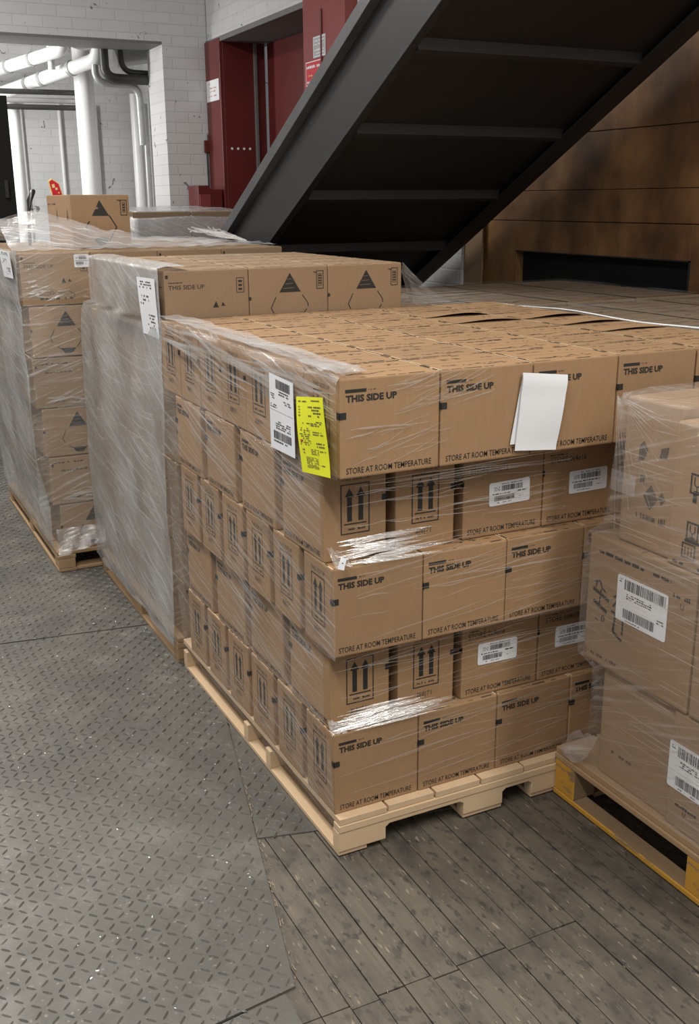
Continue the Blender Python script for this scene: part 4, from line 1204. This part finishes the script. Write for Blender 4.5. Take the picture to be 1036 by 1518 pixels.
# folded blank sheet on the front
root = empty('folded_paper', (0.53, -0.075, 1.15)); tag(root, 'blank white folded sheet fixed to the front of the top layer', 'paper')
def leaf(name, c, curl, dy):
    n = 12; mb = MB(); rows = []; bk = []
    TL, TR, BR, BL = [Vector((p[0] - 0.53, 0, p[1] - 1.15)) for p in c]
    for i in range(n + 1):
        v = i / n; rr = []; rb = []
        for k in range(n + 1):
            u = k / n; p = TL.lerp(TR, u).lerp(BL.lerp(BR, u), v)
            y = dy - curl * (0.3 + 0.7 * abs(math.sin(PI * (v * 0.9 + 0.15)))) * (0.4 + 0.6 * u) - 0.004 * math.exp(-((v - 0.12) / 0.05) ** 2)
            rr.append((p.x, y, p.z)); rb.append((p.x, y + 0.0006, p.z))
        rows.append(rr); bk.append(rb[::-1])
    mb.grid(rows, 0); mb.grid(bk, 0)
    return mb.build(name, [WHITE], root)
leaf('back_sheet', [(0.482, 1.247), (0.590, 1.236), (0.585, 1.070), (0.452, 1.072)], 0.003, 0.004)
leaf('front_sheet', [(0.480, 1.249), (0.612, 1.234), (0.588, 1.046), (0.464, 1.056)], 0.010, 0.001)
paper('paper_scrap', [(-0.004, -0.050, 0.8455), (0.010, -0.053, 0.842), (0.000, -0.058, 0.815), (-0.016, -0.055, 0.820)], [WHITE, INK_FAINT],
      'tiny white paper tag caught in the film near the middle layer corner', 'tag', lambda R: R(0.4, 0.4, 0.6, 0.5), 0.001)
# documents under the film of the rear stacks
def draw_doc(R):
    dashes(R, 0.12, 0.06, 0.8, 0.2, 3, 1, 1, 0.5); dashes(R, 0.1, 0.3, 0.6, 0.5, 3, 2, 1, 0.5); dashes(R, 0.4, 0.62, 0.85, 0.9, 5, 3, 1, 0.5)
paper('document_sheet', [(-0.014, 1.56, 1.40), (-0.014, 1.335, 1.405), (-0.010, 1.335, 1.205), (-0.010, 1.53, 1.205)], [WHITE, INK_FAINT],
      'white documents under the grey film beside the THIS SIDE UP carton', 'paper', draw_doc, 0.002)
paper('document_sheet', [(-0.274, 2.90, 1.452), (-0.274, 2.62, 1.452), (-0.272, 2.60, 1.34), (-0.272, 2.85, 1.335)], [WHITE, INK_FAINT],
      'white document under the film on the far left stack at the picture edge', 'paper', draw_doc, 0.002)
# strap end
mb = MB(); P = [[], []]
for k in range(13):
    q = k / 12; a = PI * 0.62 * q
    for e in (0, 1): P[e].append((-0.008 - 0.06 * math.sin(a) * q ** 0.5, 1.352 - 0.075 * q, 0.055 - 0.053 * q ** 1.6 + (e - 0.5) * 0.004))
mb.grid(P, 0); o = mb.build('strapping_band', [STRAP]); tag(o, 'loose white strap end curling from the second pallet to the floor', 'strap')

# ------------------------------------------------------------------ floor
def lug(mb, x, y, ang, z, l=0.0140, w=0.0034, h=0.0020):
    c, s = math.cos(ang), math.sin(ang)
    def T(a, b, zz): return (x + c * a - s * b, y + s * a + c * b, z + zz)
    vs = [T(-l, 0, 0), T(-l * 0.45, -w, 0), T(l * 0.45, -w, 0), T(l, 0, 0), T(l * 0.45, w, 0), T(-l * 0.45, w, 0), T(-l * 0.55, 0, h), T(l * 0.55, 0, h)]
    mb.add(vs, [(0, 1, 6), (1, 2, 7, 6), (2, 3, 7), (3, 4, 7), (4, 5, 6, 7), (5, 0, 6)], 0)
def inside(p, poly):
    r = False; n = len(poly)
    for i in range(n):
        (x1, y1), (x2, y2) = poly[i], poly[(i + 1) % n]
        if (y1 > p[1]) != (y2 > p[1]) and p[0] < (x2 - x1) * (p[1] - y1) / (y2 - y1) + x1: r = not r
    return r
def plate(poly, z, lugs, rot=0.0, seed=0):
    mb = MB(); mb.prism(poly, 'z', z - 0.006, z, 0)
    r = random.Random(seed); S = 0.0300; c, s = math.cos(rot), math.sin(rot)
    x0, x1, y0, y1 = lugs
    for i in range(int((x1 - x0) / S)):
        for j in range(int((y1 - y0) / S)):
            a, b = x0 + i * S + jl(r), y0 + j * S + jl(r)
            x, y = c * a - s * b, s * a + c * b
            if inside((x, y), poly) and inside((x + 0.012, y), poly) and inside((x - 0.012, y), poly):
                if r.random() < 0.03: continue
                lug(mb, x, y, rot + (PI / 4 if (i + j) % 2 else -PI / 4) + r.uniform(-0.08, 0.08), z - 0.0002, h=r.uniform(0.0028, 0.0046))
    o = mb.build('floor', [STEEL]); tag(o, kind='structure')
    return o
def jl(r): return r.uniform(-0.0012, 0.0012)
e1, e2, e3 = (-0.290, -0.387), (-0.163, 0.160), (-0.018, 0.774)
PL1 = [(-2.6, -0.72), (-0.481, -0.410), e1, e2, e3, (0.21, 1.715), (-0.579, 1.822), (-2.6, 2.06)]
plate(PL1, 0.0, (-1.2, 0.35, -0.7, 2.2), 0.0, 1)
PL0 = [(-2.6, 2.074), (-0.579, 1.836), (0.212, 1.729), (1.2, 1.62), (1.2, 9.9), (-2.6, 9.9)]
plate(PL0, -0.0015, (-1.1, 0.25, 1.7, 5.2), 0.0, 2)
PL2 = [(-0.158, 0.168), (0.02, 0.135), (1.30, -0.10), (1.30, 1.61), (0.217, 1.716), (-0.013, 0.774)]
PL2 = [(-0.158, 0.168), (-0.012, 0.130), (0.55, 0.02), (0.55, 1.66), (0.217, 1.712), (-0.012, 0.774)]
plate(PL2, -0.002, (-0.2, 0.3, 0.1, 1.7), 0.0, 3)
PL3 = [(-2.6, -1.6), (-0.33, -1.6), (-0.318, -0.396), (-0.482, -0.416), (-2.6, -0.728)]
plate(PL3, -0.002, (-1.2, -0.3, -0.9, -0.35), 0.0, 4)
# boards
mb = MB(); PW = 0.0672; r = random.Random(12)
for i in range(-6, 40):
    x0 = i * PW - 0.005
    cuts = [-2.2]
    cuts += [-0.497 + (0.008 if i % 3 else -0.004)] if i < 6 else ([-1.35] if i % 2 else [-1.0])
    cuts += [1.45 + 0.3 * ((i * 7) % 3)]
    cuts += [4.2]
    for a, b in zip(cuts[:-1], cuts[1:]):
        g = r.uniform(0.0012, 0.0040)
        mb.box(x0 + g / 2, x0 + PW - g / 2, a + 0.0018, b - 0.0018, -0.034 + r.uniform(-0.0015, 0.0), -0.0085 + r.uniform(-0.0012, 0.0008))
floorw = mb.build('floor', [PLANK], bevel=0.0012); floorw.location.z = 0.0035; tag(floorw, kind='structure')
mb = MB(); mb.box(-3, 4.5, -3, 11, -0.2, -0.036); sub = mb.build('floor', [GAPDARK]); tag(sub, kind='structure')
# crumbs and splinters lying about, too many and small to count
mb = MB(); r = random.Random(77)
for t in range(190):
    if t < 130:
        x, y = r.uniform(-0.95, 0.0), r.uniform(-0.4, 2.4)
        if x > 0.23 * (y - 0.16) - 0.2: continue
    else:
        x, y = r.choice([-0.29, -0.2, -0.16, 0.05, 0.2, 0.3, 0.4]) + r.uniform(-0.05, 0.05), r.uniform(-0.75, 0.05)
    a = r.uniform(0, PI); l = r.uniform(0.0012, 0.0045) * (1.5 if t >= 130 else 1); w = l * (r.uniform(0.2, 0.6) if t < 130 else r.uniform(0.06, 0.16))
    if t >= 130: a = PI / 2 + r.uniform(-0.4, 0.4)
    c, s = math.cos(a), math.sin(a)
    z = 0.0006 if t < 130 else -0.0035
    vs = [(x + c * p - s * q, y + s * p + c * q, z + zz) for zz in (0, 0.0012) for p, q in ((-l, -w), (l, -w * 0.6), (l * 0.8, w), (-l * 0.7, w))]
    mb.add(vs, [(3, 2, 1, 0), (4, 5, 6, 7), (0, 1, 5, 4), (1, 2, 6, 5), (2, 3, 7, 6), (3, 0, 4, 7)], 0 if t < 130 else 1)
for t in range(34):   # splinters along the edge of the steel plate
    q = r.random(); x = lerp(e3[0], e1[0], q) + r.uniform(0.002, 0.018); y = lerp(e3[1], e1[1], q)
    x = (lerp(e3[0], e2[0], q * 2) if q < 0.5 else lerp(e2[0], e1[0], q * 2 - 1)) + r.uniform(0.003, 0.012); y = (lerp(e3[1], e2[1], q * 2) if q < 0.5 else lerp(e2[1], e1[1], q * 2 - 1))
    l = r.uniform(0.003, 0.013); a = PI / 2 - 0.23 + r.uniform(-0.3, 0.3); c, s = math.cos(a), math.sin(a); w = 0.0008
    z = 0.0005 if y > 0.16 else -0.0035
    vs = [(x + c * p - s * q2, y + s * p + c * q2, z + zz) for zz in (0, 0.0015) for p, q2 in ((-l, -w), (l, -w * 0.4), (l * 0.9, w * 0.6), (-l * 0.8, w))]
    mb.add(vs, [(3, 2, 1, 0), (4, 5, 6, 7), (0, 1, 5, 4), (1, 2, 6, 5), (2, 3, 7, 6), (3, 0, 4, 7)], 1)
SPLINT = m_plain('splintered_wood', (0.36, 0.26, 0.16), 0.7)
o = mb.build('floor_debris', [WHITE, SPLINT]); tag(o, 'white crumbs and wood splinters scattered over the steel plates and boards', 'debris', kind='stuff')

# ------------------------------------------------------------------ walls, door, alcove
def structure(name, mb, mats, parent=None, bevel=None):
    o = mb.build(name, mats, parent, bevel)
    if not parent: o['kind'] = 'structure'
    return o
WX = 2.55
mb = MB(); mb.box(2.11, WX + 0.9, 8.0, 8.5, 0, 4.4); structure('wall_back', mb, [BRICK_Y])
mb = MB(); mb.box(-3.0, 2.11, 8.0, 8.5, 3.08, 4.4); structure('wall_beam', mb, [BRICK_Y])
mb = MB(); mb.box(-3.0, 2.108, 7.998, 8.5, 3.055, 3.08); structure('trim_1', mb, [GREYLINT])
# right wall with the freight door opening
mb = MB()
mb.box(WX, WX + 0.6, 7.99, 8.0, 0, 4.4); mb.box(WX, WX + 0.6, 4.86, 8.0, 3.10, 4.4); mb.box(WX, WX + 0.6, 3.46, 4.86, 0, 4.4)
structure('wall_right', mb, [BRICK_X])
d = empty('door_1', (WX, 4.86, 0)); d['kind'] = 'structure'
def dpart(name, x0, x1, y0, y1, z0, z1, m):
    mb = MB(); mb.box(x0, x1, y0, y1, z0, z1); return mb.build(name, [m], d, 0.004)
dpart('jamb', -0.03, 0.0, 2.73, 3.13, 0, 3.085, RED)            # face of the far jamb
dpart('jamb', 0.0, 0.42, 2.73, 2.76, 0, 3.06, RED)              # its inner side
dpart('track', 0.30, 0.33, 2.70, 2.73, 0, 3.05, GREYLINT)
dpart('door_leaf', 0.43, 0.47, 0.60, 2.70, 0, 3.05, RED)
dpart('leaf_edge', 0.40, 0.43, 0.86, 0.88, 0, 3.0, RED)
dpart('lintel', -0.02, 0.5, 0.70, 3.13, 3.055, 3.10, GREYLINT)
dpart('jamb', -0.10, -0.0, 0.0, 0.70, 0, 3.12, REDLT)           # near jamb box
dpart('jamb_strip', -0.112, -0.10, 0.36, 0.38, 1.9, 2.97, RED)
dpart('jamb', 0.0, 0.45, 0.66, 0.70, 0, 3.06, RED)
for i, y in enumerate((2.66, 2.60, 2.50, 2.36)):
    mb = MB(); mb.tube([(0.06 + 0.06 * i, 2.728, 2.13), (0.06 + 0.06 * i, 2.722, 2.13)], 0.012, 8); mb.build('bolt', [WHITE], d)
def wallsign(name, x, y0, y1, z0, z1, mats, label, draw, yr=0.0):
    mb = MB(); mb.box(x - 0.004, x, y0, y1, z0, z1, 0)
    F = Face(mb, (x - 0.004, y1, z0), (0, -1, 0), (0, 0, 1), 0.0012)
    draw(F, y1 - y0, z1 - z0)
    o = mb.build(name, mats); tag(o, label, 'sign'); return o
def ds1(F, w, h):
    F.smear(0.15 * w, 0.80 * h, 0.35 * w, 0.88 * h, 1, 1, seed=1); F.smear(0.2 * w, 0.58 * h, 0.8 * w, 0.68 * h, 1, 1, seed=2)
    F.smear(0.3 * w, 0.42 * h, 0.75 * w, 0.52 * h, 1, 1, seed=3); F.smear(0.15 * w, 0.2 * h, 0.8 * w, 0.3 * h, 1, 1, seed=4)
wallsign('wall_sign', WX - 0.0305, 7.625, 7.965, 2.56, 2.745, [WHITE, ORANGE], 'white sign with orange lettering on the far red door jamb', ds1)
def ds2(F, w, h):
    F.frame(0.04 * w, 0.04 * h, 0.96 * w, 0.96 * h, 0.006, 1)
    F.smear(0.12 * w, 0.56 * h, 0.88 * w, 0.86 * h, 2, 1, seed=7); F.smear(0.12 * w, 0.14 * h, 0.88 * w, 0.44 * h, 2, 1, seed=8)
wallsign('wall_sign', WX - 0.1005, 5.16, 5.375, 2.655, 2.80, [ALU, WHITE], 'grey metal notice plate on the near red door jamb', ds2)
def ds3(F, w, h):
    F.frame(0.03 * w, 0.03 * h, 0.97 * w, 0.97 * h, 0.006, 1)
    F.smear(0.08 * w, 0.66 * h, 0.9 * w, 0.88 * h, 1, 1, seed=9); F.smear(0.2 * w, 0.36 * h, 0.8 * w, 0.50 * h, 1, 2, seed=10); F.smear(0.1 * w, 0.1 * h, 0.9 * w, 0.24 * h, 1, 1, seed=11)
wallsign('wall_sign', WX - 0.1005, 5.23, 5.515, 2.47, 2.645, [BRIGHTRED, WHITE, CREAM], 'bright red warning sign under the grey plate, half behind the stair beam', ds3)
mb = MB(); mb.tube([(WX - 0.05, 7.985, 2.28), (WX - 0.05, 7.985, 2.20), (WX - 0.05, 7.98, 2.12)], 0.012, 8, 0); mb.box(WX - 0.075, WX - 0.025, 7.965, 7.998, 2.11, 2.22, 1); mb.tube([(WX - 0.05, 7.985, 2.11), (WX - 0.045, 7.985, 1.6), (WX - 0.03, 7.985, 1.0)], 0.008, 6, 2)
o = mb.build('wall_switch', [GREYPIPE, RED, DARKPIPE]); tag(o, 'small call switch on the brick beside the far red door jamb', 'switch')
# red cabinet
root = empty('red_cabinet', (2.27, 7.62, 0)); tag(root, 'low dark red cabinet standing against the brick by the red door', 'cabinet')
mb = MB(); mb.prism([(0, 0), (0.24, 0), (0.24, 1.765), (0.13, 1.765), (0.10, 1.80), (0, 1.80)], 'y', 0, 0.30); mb.build('body', [RED], root, 0.004)
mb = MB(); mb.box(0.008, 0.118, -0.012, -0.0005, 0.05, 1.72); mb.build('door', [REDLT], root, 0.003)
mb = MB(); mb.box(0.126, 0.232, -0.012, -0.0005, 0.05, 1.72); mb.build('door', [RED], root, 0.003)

# rusty wall
RX = 2.60
mb = MB()
mb.box(RX, RX + 0.05, 2.95, 3.33, 0, 1.534); mb.box(RX, RX + 0.05, -1.2, 1.578, 0, 1.534); mb.box(RX, RX + 0.05, 1.578, 2.95, 1.366, 1.534); mb.box(RX, RX + 0.05, 1.578, 2.95, 0, 0.95)
for z0, z1, o_ in ((1.538, 1.695, 0.0), (1.698, 1.978, 0.004), (1.981, 2.9, 0.0), (2.903, 4.4, 0.003)):
    mb.box(RX + o_, RX + 0.05, -1.2, 3.33, z0, z1)
structure('wall_right_rusty', mb, [RUST], None, 0.002)
mb = MB(); mb.box(RX + 0.05, RX + 0.08, -1.2, 3.3, 0, 4.4); mb.box(RX + 0.3, RX + 0.32, 1.5, 3.0, 0.9, 1.5); structure('wall_right_backing', mb, [VOID])
mb = MB()
for a in ((RX - 0.006, RX + 0.02, 1.572, 2.956, 1.366, 1.372), (RX - 0.006, RX + 0.02, 1.572, 1.580, 0.95, 1.372)):
    mb.box(*a)
structure('trim_2', mb, [GREYSTEEL])
root = empty('cardboard_sheet', (RX - 0.03, 3.24, 0)); tag(root, 'upright sheet of brown cardboard with torn edge leaning between brick and rusty wall', 'cardboard')
mb = MB(); rr = random.Random(4)
pr_ = [(0.03, 0), (0.245, 0), (0.245, 1.62)] + [(0.03 + rr.uniform(-0.012, 0.006), 1.62 - k * 0.09) for k in range(18)]
mb.prism([(p[0], p[1]) for p in pr_], 'x', 0.0, 0.008); mb.build('sheet', [CARD_DIMMED], root)

# alcove behind the beam
mb = MB(); mb.box(-3.0, 3.4, 10.6, 10.8, 0, 3.9); structure('wall_alcove_back', mb, [BRICK_Y])
mb = MB(); mb.box(2.56, 2.7, 8.5, 10.6, 0, 3.9); structure('wall_alcove_right', mb, [BRICK_X])
mb = MB(); mb.box(-3.2, 3.4, 8.5, 10.8, 3.62, 3.7); structure('ceiling', mb, [CEIL])
dd = empty('door_2', (0.66, 8.0, 0)); dd['kind'] = 'structure'
mb = MB(); mb.box(-1.3, 0.0, -0.04, 0.02, 0, 2.56); mb.build('door_leaf', [VOID], dd)
mb = MB(); mb.box(-0.09, -0.06, -0.06, -0.04, 1.7, 1.85); mb.build('handle', [BLACKSTEEL], dd)

def column(x, y, r, label, top=3.62):
    root = empty('support_column', (x, y, 0)); tag(root, label, 'column', 'round white columns')
    mb = MB(); mb.tube([(0, 0, 0), (0, 0, 2.0), (0, 0, top)], r, 28); mb.build('shaft', [WHITEPAINT], root)
    mb = MB(); mb.tube([(0, 0, top - 0.05), (0, 0, top)], r * 1.12, 28); mb.build('capital', [WHITEPAINT], root)
column(1.64, 9.2, 0.098, 'thick round white column standing in front of the white alcove brick')
column(0.965, 9.5, 0.072, 'thinner round white column beside the dark door at the picture edge', 2.66)
def pipe(name, pts, r, mat, label, collars=(), grp='pipes under the alcove ceiling', seg=16):
    root = empty(name, pts[0]); tag(root, label, 'pipe', grp); o0 = Vector(pts[0])
    P = [Vector(p) for p in pts]
    # round the corners
    Q = [P[0]]
    for a, b, c in zip(P[:-2], P[1:-1], P[2:]):
        rad = min(0.12, (b - a).length * 0.45, (c - b).length * 0.45)
        s = b + (a - b).normalized() * rad; e = b + (c - b).normalized() * rad
        for k in range(7):
            t = k / 6; Q.append(s * (1 - t) ** 2 + b * 2 * t * (1 - t) + e * t * t)
    Q.append(P[-1])
    mb = MB(); mb.tube([q - o0 for q in Q], r, seg); mb.build('run', [mat], root)
    for t in collars:
        c = P[0].lerp(P[1], t); dr = (P[1] - P[0]).normalized() * 0.02
        mb = MB(); mb.tube([c - dr - o0, c + dr - o0], r * 1.12, seg); mb.build('collar', [GREYPIPE], root)
pipe('ceiling_pipe', [(0.60, 10.56, 2.656), (1.655, 8.57, 2.975), (1.68, 8.60, 3.6)], 0.066, WHITEPAINT, 'long white pipe running lowest under the alcove ceiling', (0.52, 0.62, 0.82))
pipe('ceiling_pipe', [(0.62, 10.55, 2.92), (1.34, 8.62, 3.05), (1.40, 8.60, 3.6)], 0.060, WHITEPAINT, 'upper white pipe with a bend rising to the alcove ceiling', (0.5, 0.72))
pipe('ceiling_pipe', [(1.28, 8.95, 3.6), (1.28, 8.95, 2.90)], 0.035, WHITEPAINT, 'short thin white drop pipe between the two long white pipes', ())
pipe('ceiling_pipe', [(1.38, 8.7, 3.6), (1.40, 8.7, 3.15), (1.62, 8.6, 3.10), (1.70, 8.6, 3.6)], 0.07, GREYPIPE, 'fat grey U-bend pipe hanging from the alcove ceiling')
pipe('ceiling_pipe', [(1.69, 8.52, 3.6), (1.69, 8.52, 2.80), (2.49, 8.52, 2.79)], 0.045, DARKPIPE, 'dark elbow pipe turning into the pilaster')
pipe('ceiling_pipe', [(1.62, 8.62, 3.6), (1.62, 8.62, 2.765), (2.04, 8.62, 2.755), (2.05, 8.62, 2.2)], 0.036, GREYPIPE, 'grey elbow pipe looping below the dark one and dropping down')
pipe('ceiling_pipe', [(1.86, 8.6, 3.6), (1.88, 8.6, 2.87), (2.49, 8.6, 2.86)], 0.028, DARKPIPE, 'thin dark elbow pipe above the fat dark elbow')
pipe('ceiling_pipe', [(1.9, 8.9, 3.02), (2.49, 8.9, 3.12)], 0.08, GREYPIPE, 'fat grey pipe entering the pilaster near the ceiling')
for i, (z, m, l) in enumerate(((2.715, DARKPIPE, 'upper thin dark pipe crossing behind the columns'), (2.635, GREYPIPE, 'thin grey pipe between the two dark crossing pipes'), (2.57, DARKPIPE, 'lower thin dark pipe crossing behind the columns'))):
    pipe('ceiling_pipe', [(-0.5, 9.35 + 0.0 * i, z), (1.70, 9.35, z + 0.02)], 0.026, m, l, (), 'thin crossing pipes')
for x, l in ((1.12, 'thin conduit on the alcove brick beside the thinner column'), (1.53, 'white conduit on the alcove brick left of the thick column'), (1.92, 'white conduit on the alcove brick just right of the thick column')):
    pipe('wall_conduit', [(x * 1.05 + 0.05, 10.575, 0.0), (x * 1.05 + 0.05, 10.575, 2.72)], 0.022, WHITEPAINT, l, (), 'conduits on the alcove brick', 8)
pipe('wall_conduit', [(2.36, 9.93, 0.0), (2.36, 9.93, 2.8)], 0.055, WHITEPAINT, 'thick white riser in the alcove corner behind the pilaster', (), 'conduits on the alcove brick', 12)
pipe('wall_conduit', [(2.455, 9.9, 0.0), (2.455, 9.9, 2.7)], 0.035, GREYPIPE, 'grey riser in the alcove corner beside the pilaster', (), 'conduits on the alcove brick', 12)

# ------------------------------------------------------------------ staircase
root = empty('steel_staircase', (1.1, 5.72, 0)); tag(root, 'black steel staircase seen from below, rising over the wrapped loads', 'staircase')
SL = 0.527   # rise per metre
OY, OX = 5.72, 1.1
def zl(y): return (OY - y) * SL + 0.0           # lower edge of the beams at world y
YT = -0.6
def beam(name, x0, x1, off, depth, m, ya=5.72, yb=YT, par=root):
    mb = MB(); prof = [(ya - OY, zl(ya) + off), (ya - OY, zl(ya) + off + depth), (yb - OY, zl(yb) + off + depth), (yb - OY, zl(yb) + off)]
    if ya > 5.7: prof = [(p[0], max(0.0, p[1])) for p in prof]
    mb.prism(prof, 'x', x0 - OX, x1 - OX); return mb.build(name, [m], par, 0.002)
beam('stringer', 1.10, 1.112, 0.0, 0.41, GREYSTEEL)
beam('flange', 1.055, 1.10, 0.345, 0.065, LIPSTEEL)
beam('flange', 1.072, 1.10, 0.0, 0.012, GREYSTEEL)
beam('stringer', 2.27, 2.282, -0.01, 0.41, BLACKSTEEL)
beam('flange', 2.19, 2.27, -0.01, 0.013, GREYSTEEL)
beam('flange', 2.282, 2.31, -0.01, 0.013, BLACKSTEEL)
beam('soffit_plate', 1.113, 2.269, 0.035, 0.012, UNDER)
for i in range(10):
    y = 4.6 - i * 0.51
    mb = MB(); z = zl(y)
    mb.prism([(y - OY, z - 0.008), (y - OY + 0.012, z - 0.014), (y - OY + 0.012, z + 0.030), (y - OY, z + 0.036)], 'x', 1.113 - OX, 2.20 - OX)
    mb.prism([(y - OY + 0.012, z - 0.012), (y - OY + 0.030, z - 0.021), (y - OY + 0.030, z - 0.015), (y - OY + 0.012, z - 0.006)], 'x', 1.113 - OX, 2.20 - OX)
    mb.build('cross_angle', [BLACKSTEEL], root)
for i in range(24):
    y = 5.45 - i * 0.25; z = zl(y) + 0.33
    mb = MB(); mb.box(1.114 - OX, 2.268 - OX, y - OY - 0.26, y - OY, z, z + 0.012); mb.box(1.114 - OX, 2.268 - OX, y - OY - 0.004, y - OY, z - 0.12, z)
    mb.build('tread', [UNDER], root)

# ------------------------------------------------------------------ lights
def area(name, loc, sx, sy, power, rot=(0, 0, 0), col=(1, 0.97, 0.92)):
    l = bpy.data.lights.new(name, 'AREA'); l.shape = 'RECTANGLE'; l.size = sx; l.size_y = sy; l.energy = power; l.color = col
    o = bpy.data.objects.new(name, l); COL.objects.link(o); o.location = loc; o.rotation_euler = rot
    return o
area('ceiling_lamp', (-1.6, -1.9, 4.2), 0.3, 2.4, 95)
area('ceiling_lamp', (-1.2, 2.0, 4.2), 0.3, 2.4, 95)
area('ceiling_lamp', (-1.2, 5.6, 4.2), 0.3, 2.4, 100)
area('ceiling_lamp', (1.3, -2.7, 4.2), 0.3, 2.4, 95, col=(1, 0.95, 0.88))
area('alcove_wash_light', (-0.3, 8.8, 2.5), 0.3, 1.4, 52, (math.radians(90), 0, math.radians(-62)), (1, 0.99, 0.97))  # unseen upright light panel, added to wash the alcove wall
W_ = bpy.data.worlds.new('world'); SC.world = W_; W_.use_nodes = True
W_.node_tree.nodes['Background'].inputs[0].default_value = (0.98, 0.98, 1.0, 1)
W_.node_tree.nodes['Background'].inputs[1].default_value = 0.30

# ------------------------------------------------------------------ camera
cd = bpy.data.cameras.new('camera'); cam = bpy.data.objects.new('camera', cd); COL.objects.link(cam)
pitch, roll, yaw = 0.2922, -0.0076, 1.1096
fw = Vector((math.cos(pitch) * math.cos(yaw), math.cos(pitch) * math.sin(yaw), -math.sin(pitch)))
rt = Vector((math.sin(yaw), -math.cos(yaw), 0)); up = rt.cross(fw)
r2 = rt * math.cos(roll) + up * math.sin(roll); u2 = up * math.cos(roll) - rt * math.sin(roll)
M = Matrix(((r2.x, u2.x, -fw.x), (r2.y, u2.y, -fw.y), (r2.z, u2.z, -fw.z))).to_4x4()
M.translation = Vector((-1.01042, -2.12275, 1.65042))
cam.matrix_world = M
cd.sensor_fit = 'AUTO'; cd.sensor_width = 36.0; cd.lens = 36.0 * 1532.87 / 1518.0
cd.clip_start = 0.05; cd.clip_end = 60
SC.camera = cam
SC.view_settings.view_transform = 'Standard'; SC.view_settings.look = 'None'
SC.view_settings.exposure = 0.38; SC.view_settings.gamma = 1.0; SC.view_settings.use_curve_mapping = False
